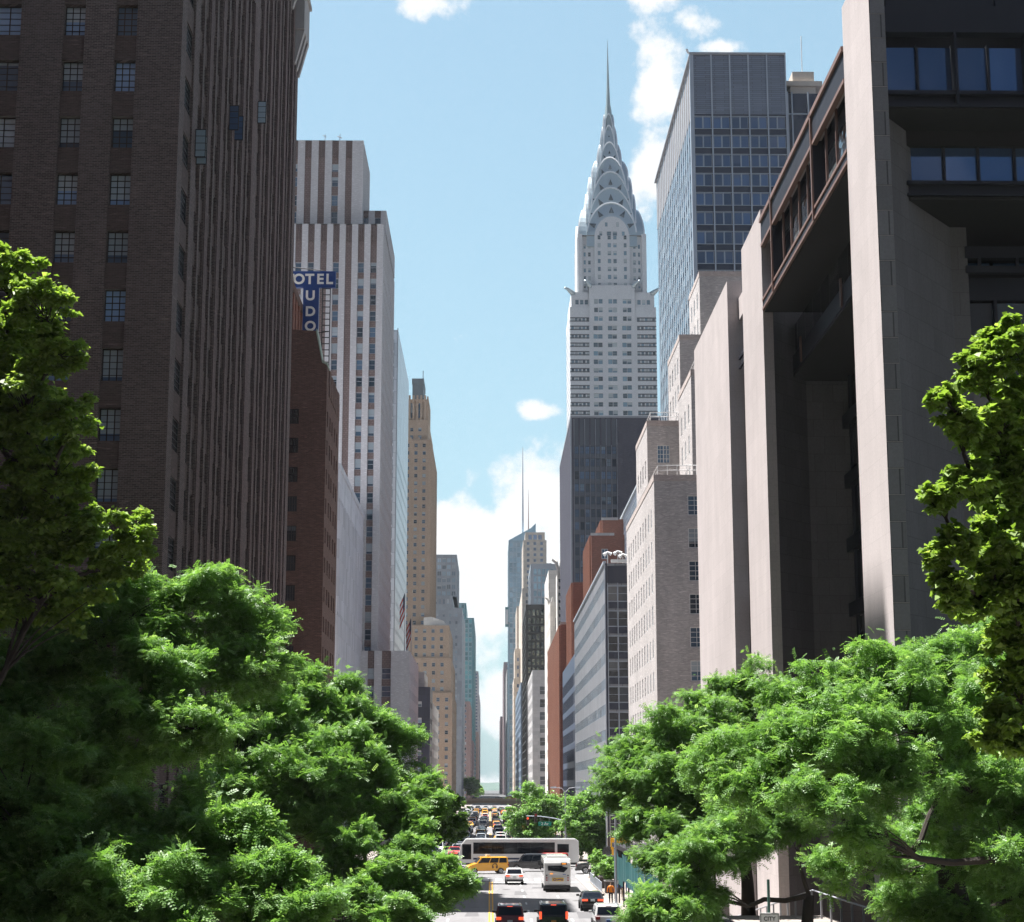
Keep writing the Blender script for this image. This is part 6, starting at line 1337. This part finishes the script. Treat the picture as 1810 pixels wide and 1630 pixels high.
def box_truck(col, box):
    M = Multi(); b = M.part('cargo_box', [PT[box]], bevel=.04); b.box(-1.15, 1.15, -3.2, 1.6, .9, 3.3); c = M.part('cab', [PT[col]], bevel=.1); c.prism([(1.7, .4), (1.7, 2.3), (2.4, 2.3), (2.9, 1.5), (3.6, 1.2), (3.6, .4)], -1.0, 1.0, 'x')
    g = M.part('windscreen', carglass); g.quad((.9, 2.45, 2.2), (-.9, 2.45, 2.2), (-.9, 2.93, 1.5), (.9, 2.93, 1.5)); 
    d = M.part('rear_door', [fr_gry]); d.box(-1.0, 1.0, -3.23, -3.2, 1.0, 1.06); d.box(-.02, .02, -3.23, -3.2, 1.0, 3.2)
    for sx in (-1, 1):
        t = M.part('tail_lamp', tailm); t.box(min(sx * .8, sx * 1.05), max(sx * .8, sx * 1.05), -3.26, -3.2, .75, .88)
        for wy in (-2.1, 2.7): wheel(M, sx * 1.1, wy, .42, .28)
    u = M.part('chassis', trimm); u.box(-.9, .9, -3.1, 3.3, .5, .9); return M
park(box_truck('black', 'yellow'), 'delivery_truck', 'yellow box truck on the avenue behind the right street trees', 16.6, 219, PI / 2, 'truck')
park(box_truck('navy', 'white'), 'delivery_truck', 'white box truck on the avenue behind the left leaves', -10.4, 216, PI / 2, 'truck')
def far_traffic():
    rg = random.Random(5); kinds = [('sedan', 'yellow', 4), ('van', 'yellow', 2), ('sedan', 'black', 4), ('suv', 'black', 3), ('suv', 'white', 3), ('cuv', 'silver', 2), ('sedan', 'navy', 2), ('van', 'white', 1), ('sedan', 'red', 2), ('cuv', 'grey', 2), ('sedan', 'green', 1), ('sedan', 'grey', 4)]
    cache = {}; bag = [k for k in kinds for _ in range(k[2])]
    names = dict(sedan='sedan_car', van='minivan', suv='sport_utility_car', cuv='hatchback_car', truck='delivery_truck')
    words = dict(sedan='sedan', van='van', suv='tall car', cuv='hatchback', truck='box truck')
    def place(kind, col, x, y, z=0, rz=0, lab=None, grp='small vehicles in the packed far traffic'):
        k = (kind, col)
        if k not in cache: cache[k] = (box_truck('white', col) if kind == 'truck' else make_car(kind, col, platem, rg.random() < .6)).one(names[kind])
        o = link(names[kind], cache[k], None, (x, y, z), rz); tag(o, lab or f'small {col} {words[kind]} {"heading away on the right" if x > 0 else "coming on the left"}, {"just beyond the coach" if y < 300 else "before the second crossing" if y < 378 else "past the second crossing" if y < 520 else "near the arched bridge"}', 'truck' if kind == 'truck' else 'taxi' if col == 'yellow' else 'car', grp)
    for X in (-7.7, -4.6, -1.6, 1.7, 4.7, 7.8):
        y = 236 + rg.uniform(0, 12)
        while y < 728:
            if not (378 < y < 408) or rg.random() < .3:
                k = rg.choice(bag); kind, col = k[0], k[1]
                if X == 4.7 and 318 < y < 330: kind, col = 'truck', 'cream'
                place(kind, col, X + rg.uniform(-.25, .25), y, 0, 0 if X > 0 else PI)
            y += rg.uniform(6.2, 11) * (1.0 if y < 480 else 1.3)
    for n, (x, y, z, col) in enumerate(VIA): place('sedan' if col != 'yellow' else 'van', col, x, y, z, PI / 2 * (1 if n % 2 else -1), f'{col} car on top of the arched bridge' + (', farther left' if n == 0 else ', nearer its middle right' if n == 2 else ''), None)
far_traffic()

# ------------------------------------------------------------------ people
def person_mesh(top, legs, skin, hair, stride=.25, vest=None, arm=.2):
    """one continuous skinned figure standing at the origin, facing +y"""
    J = [((0, 0, .95), .155, .11), ((0, .01, 1.18), .145, .10), ((0, .0, 1.40), .19, .105), ((0, .0, 1.50), .07, .065), ((0, .02, 1.60), .085, .095), ((0, .02, 1.70), .075, .09),
         ((.10, 0, .88), .10, .10), ((.11, stride * .5, .50), .065, .07), ((.11, stride * .2, .09), .042, .048), ((.11, stride * .2 + .17, .035), .04, .03),
         ((-.10, 0, .88), .10, .10), ((-.11, -stride * .2, .50), .065, .07), ((-.11, -stride, .12), .042, .048), ((-.11, -stride + .15, .035), .04, .03),
         ((.21, 0, 1.40), .06, .06), ((.27, -arm * .5, 1.13), .045, .045), ((.27, arm * .2, .90), .033, .033), ((.27, arm * .45, .80), .035, .02),
         ((-.21, 0, 1.40), .06, .06), ((-.27, arm * .4, 1.13), .045, .045), ((-.26, arm * 1.1, .92), .033, .033), ((-.26, arm * 1.4, .83), .035, .02)]
    E_ = [(0, 1), (1, 2), (2, 3), (3, 4), (4, 5), (0, 6), (6, 7), (7, 8), (8, 9), (0, 10), (10, 11), (11, 12), (12, 13), (2, 14), (14, 15), (15, 16), (16, 17), (2, 18), (18, 19), (19, 20), (20, 21)]
    me = bpy.data.meshes.new('person'); me.from_pydata([j[0] for j in J], E_, []); o = bpy.data.objects.new('tmp', me); C.objects.link(o)
    sk = o.modifiers.new('s', 'SKIN'); su = o.modifiers.new('u', 'SUBSURF'); su.levels = 1; su.render_levels = 1
    for i, j in enumerate(J): me.skin_vertices[0].data[i].radius = (j[1], j[2]); me.skin_vertices[0].data[i].use_root = (i == 0)
    bpy.context.view_layer.update(); dg = bpy.context.evaluated_depsgraph_get(); m = bpy.data.meshes.new_from_object(o.evaluated_get(dg)); bpy.data.objects.remove(o)
    m.name = 'person'; m.materials.clear()
    for x in (top, legs, skin, hair, tyrem): m.materials.append(x)
    for p in m.polygons:
        c = p.center; p.use_smooth = True
        if c.z > 1.66 or (c.z > 1.56 and c.y < .01): p.material_index = 3
        elif c.z > 1.47: p.material_index = 2
        elif abs(c.x) > .22 and c.z < .90: p.material_index = 2
        elif c.z > .93: p.material_index = 0
        elif c.z > .09: p.material_index = 1
        else: p.material_index = 4
    return m
def people():
    cm = {k: mat_plain(k + '_cloth', v, .85, amt=.1) for k, v in dict(white=(.55, .55, .55), black=(.02, .02, .025), blue=(.06, .12, .3), red=(.4, .05, .04), orange=(.7, .2, .02), grey=(.2, .2, .21), tan=(.4, .31, .2), green=(.1, .25, .12)).items()}
    sk = [mat_plain('light_skin', (.45, .28, .2), .6), mat_plain('brown_skin', (.2, .11, .07), .6)]; hr = [mat_plain('dark_hair', (.02, .015, .012), .8), mat_plain('brown_hair', (.12, .07, .04), .8)]
    near = [('orange', 'black', 9.9, 145.5, .1, 'person in orange vest and dark trousers standing by the kerb sign post'), ('blue', 'tan', 11.2, 152, PI, 'person in blue top walking on the right pavement behind the dark sign'), ('white', 'blue', 12.4, 160, PI - .2, 'person in white top walking beside the planter on the right pavement'),
            ('red', 'black', 11.0, 134, 0, 'person in red top walking away past the teal screens'), ('black', 'grey', 12.6, 171, .2, 'person in black top beyond the planter on the right pavement'), ('white', 'black', 10.6, 187, PI / 2, 'person in white shirt waiting at the right corner of the avenue'), ('green', 'tan', 11.6, 189, -PI / 2, 'person in green top waiting at the right corner of the avenue'), ('tan', 'blue', 13.3, 182, PI, 'person in tan jacket near the right corner of the avenue'), ('grey', 'black', 12.5, 128, PI, 'person in grey top under the teal shed roof')]
    for i, (t, l, x, y, rz, lab) in enumerate(near):
        o = link('person', person_mesh(cm[t], cm[l], sk[i % 2], hr[(i + 1) % 2], .25 if i % 3 else .05), None, (x, y, .15), rz); tag(o, lab, 'person')
    rg = random.Random(9); cache = {}
    for k in range(95):
        t = rg.choice(list(cm)); l = rg.choice(('black', 'blue', 'grey', 'tan'))
        if t not in cache: cache[t] = person_mesh(cm[t], cm[l], sk[k % 2], hr[k % 2])
        x, y = rg.uniform(-14.2, -9.8), rg.uniform(250, 372) if k % 3 else rg.uniform(410, 520)
        if k % 5 == 0: x = rg.uniform(9.9, 14)
        o = link('person', cache[t], None, (x, y, .15), rg.choice((0, PI)) + rg.uniform(-.4, .4)); tag(o, f'small distant walker in {t} top on the {"right" if x > 0 else "left"} pavement {"beyond the coach" if y < 310 else "nearer the second crossing" if y < 378 else "past the second crossing"}', 'person', 'walkers on the far pavements')
people()

# ------------------------------------------------------------------ street furniture
tealm = mat_plain('teal_screen', (.03, .105, .11), .6, amt=.35, scale=1.5)
def furniture():
    r = thing('sidewalk_shed', 'teal screened shed with dark posts along the right pavement under the trees', 'shed')
    for k in range(9):
        m = MB(); y = 112 + k * 5; m.tube([(10.7, y, .15), (10.7, y, 4.6)], .07, 6); m.build('post', fr_blk, r); m = MB(); m.tube([(14.2, y, .15), (14.2, y, 4.6)], .07, 6); m.build('post', fr_blk, r)
    for k in range(8):
        m = MB(); y0, y1 = 112.1 + k * 5, 116.9 + k * 5; z0, z1 = 1.7 + (k % 3) * .25, 3.9 + (k % 2) * .4; n = 10
        for i in range(n):
            a, c = y0 + (y1 - y0) * i / n, y0 + (y1 - y0) * (i + 1) / n; wv = lambda t: 10.62 + .06 * math.sin(t * 5.1) + .04 * math.sin(t * 11)
            m.quad((wv(a), a, z0), (wv(c), c, z0), (wv(c), c, z1), (wv(a), a, z1))
        m.build('screen', tealm, r)
    m = MB(); m.box(10.6, 14.4, 111.8, 152.3, 4.6, 4.8); m.build('roof', fr_blk, r)
    m = MB(); m.box(10.5, 10.62, 111.8, 152.3, 4.5, 4.85); m.build('fascia_board', fr_blk, r)
    s = thing('sign_board', 'dark angled awning board beside the teal shed near the kerb', 'sign'); m = MB(); m.prism([(.0, 2.2), (1.4, 2.2), (1.4, 4.0), (.4, 4.6), (0, 4.9)], 153.0, 153.2, 'y')
    for i, v in enumerate(m.v): m.v[i] = (v[0] + 10.75, v[1], v[2])
    m.build('board', trimm, s); m = MB(); m.tube([(11.5, 153.1, .15), (11.5, 153.1, 2.3)], .06, 6); m.build('post', fr_blk, s)
    s = thing('parking_sign', 'narrow white parking sign on a post by the right kerb', 'sign'); p = PY(1095, 1548, 150); m = MB(); m.tube([(p.x, 150, .15), (p.x, 150, p.z + 1.2)], .035, 6); m.build('post', fr_gry, s); m = MB(); m.box(p.x - .24, p.x + .24, 149.93, 149.96, p.z - .7, p.z + .6); m.build('panel', fr_wht, s)
    m = MB(); m.box(p.x - .18, p.x + .18, 149.915, 149.93, p.z + .34, p.z + .5); m.build('red_symbol', PT['red'], s)
    # lamp posts
    def lamp(x, y, h, reach, label, two=False, z0=.15):
        l = thing('street_lamp', label, 'street lamp'); m = MB(); m.tube([(x, y, z0), (x, y, z0 + 1), (x, y, h)], [.14, .1, .065], 8); m.build('pole', fr_gry, l)
        for sx in ((1, -1) if two else (1,)):
            m = MB(); m.tube([(x, y, h - .2), (x + sx * reach * .4, y, h + .35), (x + sx * reach, y, h + .45)], [.05, .045, .04], 6); m.build('arm', fr_gry, l)
            m = MB(); a = x + sx * reach; m.hexa([(a - .05, y - .1, h + .36), (a + sx * .0 + .05, y - .1, h + .36), (a + .05, y + .1, h + .36), (a - .05, y + .1, h + .36)], [(a - .05, y - .1, h + .5), (a + .05, y - .1, h + .5), (a + .05, y + .1, h + .5), (a - .05, y + .1, h + .5)])
            e = a + sx * .75; x0, x1 = sorted((a, e)); m.hexa([(x0, y - .08, h + .36), (x1, y - .13, h + .36), (x1, y + .13, h + .36), (x0, y + .08, h + .36)], [(x0, y - .05, h + .54), (x1, y - .08, h + .58), (x1, y + .08, h + .58), (x0, y + .05, h + .54)]); m.build('lamp_head', fr_pal, l)
    lamp(-9.9, 56, 7.1, 2.9, 'grey street lamp whose head pokes out of the left canopy shade')
    lamp(9.8, 138, 8.6, -1.8, 'grey street lamp on the right kerb beside the teal shed'); lamp(9.8, 229, 9.0, 1.2, 'double-armed street lamp above the green street sign at the far right corner', True); lamp(-9.8, 300, 9, 1.8, 'street lamp on the left kerb beyond the coach')
    # signal mast with the avenue sign
    s = thing('traffic_signal', 'traffic signal on a curved mast arm over the avenue crossing, red lamp lit', 'traffic signal'); Y = 228.0; a = PY(997, 1470, Y); e = PY(930, 1441, Y)
    m = MB(); m.tube([(9.75, Y, .15), (9.75, Y, 5.6)], .09, 8); m.build('pole', fr_gry, s); m = MB(); m.tube([(9.75, Y, 5.2), (8.3, Y, 5.55), (6.5, Y, 5.8), (e.x, Y, 5.85)], [.07, .06, .05, .04], 6); m.build('mast_arm', fr_pal, s)
    def head(px, py, lit): 
        q = PY(px, py, Y - .3); m = MB(); m.box(q.x - .19, q.x + .19, Y - .4, Y - .1, q.z - .55, q.z + .6); h = m.build('signal_head', mat_y, s, bevel=.02)
        for k, mm in enumerate((brakem if lit else tailm, trimm, trimm)):
            m = MB(); n = 10; zc = q.z + .38 - k * .37; m.prism([(q.x + .13 * math.cos(2 * PI * j / n), zc + .13 * math.sin(2 * PI * j / n)) for j in range(n)], Y - .43, Y - .401, 'y'); m.build('lamp', mm, h)
    mat_y = mat_plain('signal_housing', (.06, .05, .03), .6); head(933, 1452, True); head(947, 1446, False)
    s = thing('street_name_sign', 'green street sign reading 2 Av hanging from the signal mast', 'sign'); q = PY(963, 1456, Y - .25); m = MB(); m.box(q.x - .85, q.x + .85, Y - .28, Y - .22, q.z - .26, q.z + .26); m.build('panel', mat_plain('sign_green', (.01, .22, .15), .5), s)
    c = bpy.data.curves.new('lettering', 'FONT'); c.body = '2 Av'; c.size = .5; c.extrude = .005; c.align_x = 'CENTER'; c.materials.append(WHITEP); text_mesh(c, 'lettering', s, (q.x, Y - .3, q.z - .17), (PI / 2, 0, 0)); m = MB(); m.box(q.x - .6, q.x - .55, Y - .26, Y - .23, q.z + .26, q.z + .8); m.box(q.x + .55, q.x + .6, Y - .26, Y - .23, q.z + .26, q.z + .8); m.build('hanger', fr_gry, s)
    # city speed sign near the bottom edge
    s = thing('speed_sign', 'white CITY SPEED LIMIT sign at the bottom edge under the right tree', 'sign'); Y = 62.0; q = PY(1361, 1652, Y); w2 = 17 * Y / F_; h2 = 36 * Y / F_
    m = MB(); m.box(q.x - w2, q.x + w2, Y, Y + .03, q.z - h2, q.z + h2); m.build('panel', fr_wht, s, bevel=.02)
    m = MB(); t = .025
    for (x0, x1, z0, z1) in ((-w2 + .03, w2 - .03, h2 - .05, h2 - .03), (-w2 + .03, w2 - .03, -h2 + .03, -h2 + .05), (-w2 + .03, -w2 + .05, -h2 + .05, h2 - .05), (w2 - .05, w2 - .03, -h2 + .05, h2 - .05)): m.box(q.x + x0, q.x + x1, Y - .004, Y - .001, q.z + z0, q.z + z1)
    m.build('border', trimm, s)
    for body, dz, sz in (('CITY', .47, .19), ('SPEED', .26, .19), ('LIMIT', .05, .19), ('25', -.55, .5)):
        c = bpy.data.curves.new('lettering', 'FONT'); c.body = body; c.size = sz; c.extrude = .003; c.align_x = 'CENTER'; c.offset = .004; c.materials.append(trimm); text_mesh(c, 'lettering', s, (q.x, Y - .008, q.z + dz), (PI / 2, 0, 0))
    m = MB(); m.tube([(q.x, Y + .08, 3.9), (q.x, Y + .08, 6.4)], .05, 8); m.build('post', mat_plain('green_painted_pole', (.05, .12, .10), .5), s)
    # planter boxes and barriers along the right kerb
    for k, (y, lab) in enumerate(((160, 'square dark planter box with leafy shrub at the near end of the barriers'), (168, 'planter box with shrub in the middle of the barrier row'), (176, 'planter box with shrub closest to the avenue'))):
        p = thing('planter', lab, 'planter', group='planter boxes along the right kerb'); m = MB(); m.box(10.4, 11.6, y, y + 1.2, .15, 1.15); m.build('box', mat_plain('dark_planter', (.07, .06, .06), .8), p, bevel=.03); m = MB(); m.box(10.34, 11.66, y - .06, y + 1.26, 1.15, 1.25); m.build('rim', concr, p)
        rg = np.random.default_rng(k); cl = [(11 + rg.normal() * .35, y + .6 + rg.normal() * .35, 1.7 + abs(rg.normal()) * .55, .4, .9, 0, 0, 1) for _ in range(16)]; me = leaves_mesh(cl, 'leaf', 2600, 70 + k, 1.5); me.materials.append(locustm); link('shrub', me, p)
    for k in range(7):
        b = thing('crowd_barrier', 'grey metal crowd barrier in the row beside the right kerb', 'barrier', group='crowd barriers beside the right kerb'); y = 158 + k * 2.6
        m = MB(); m.tube([(9.95, y, .2), (9.95, y, 1.2), (9.95, y + 2.4, 1.2), (9.95, y + 2.4, .2)], .03, 6); m.tube([(9.95, y, .4), (9.95, y + 2.4, .4)], .025, 5); m.build('frame', fr_pal, b)
        m = MB(); 
        for j in range(1, 12): m.tube([(9.95, y + j * .2, .4), (9.95, y + j * .2, 1.2)], .012, 4)
        m.build('bars', fr_pal, b); b['label'] = f'{["first", "second", "third", "fourth", "fifth", "sixth", "seventh"][k]} grey crowd barrier from the near end of the row beside the right kerb'
    # flags
    def flag(x, y, z0, z1, label, fw=2.6, slant=0):
        f = thing('flag', label, 'flag'); m = MB(); top = (x + slant * (z1 - z0), y, z1); m.tube([(x, y, z0), top], [.12, .05], 6); m.build('pole', fr_wht, f)
        m = MB(); n = 10; fh = fw * 1.9 if not slant else fw * 1.3
        for i in range(n):
            for j in range(7):
                def P(a, c): return (top[0] - a * fw * .35 * (1 if not slant else -.6), y + .15 * math.sin(a * 5 + c * 2), top[2] - .3 - fh * c * .85 - a * fw * .9)
                m.quad(P(i / n, j / 7), P((i + 1) / n, j / 7), P((i + 1) / n, (j + 1) / 7), P(i / n, (j + 1) / 7), 2 if (i < 4 and j < 4) else j % 2)
        m.build('cloth', [PT['red'], fr_wht, PT['navy']], f)
    flag(-15.9, 322.5, 34.2, 45.6, 'striped flag on a tall pole on the white low block roof', 2.8); flag(-16.4, 360, 34, 44.5, 'second striped flag on a pole behind the first, against the tan tower', 2.8)
    p = PY(812, 1418, 420); flag(-14.9, 420, p.z - 1, p.z + 6, 'striped flag on a slanted pole low on the left building wall', 2.8, .45)
furniture()

# ------------------------------------------------------------------ air
def haze():
    b = MB(); b.box(-1700, 1700, -120, 5400, -1.3, 345); m = bpy.data.materials.new('haze'); m.use_nodes = True; nt = m.node_tree; nt.nodes.clear()
    out = nt.nodes.new('ShaderNodeOutputMaterial'); v = nt.nodes.new('ShaderNodeVolumePrincipled'); v.inputs['Density'].default_value = .000055; v.inputs['Color'].default_value = (.86, .93, 1, 1); v.inputs['Anisotropy'].default_value = .3
    nt.links.new(v.outputs[0], out.inputs['Volume']); o = b.build('haze', m); o['kind'] = 'stuff'
haze()
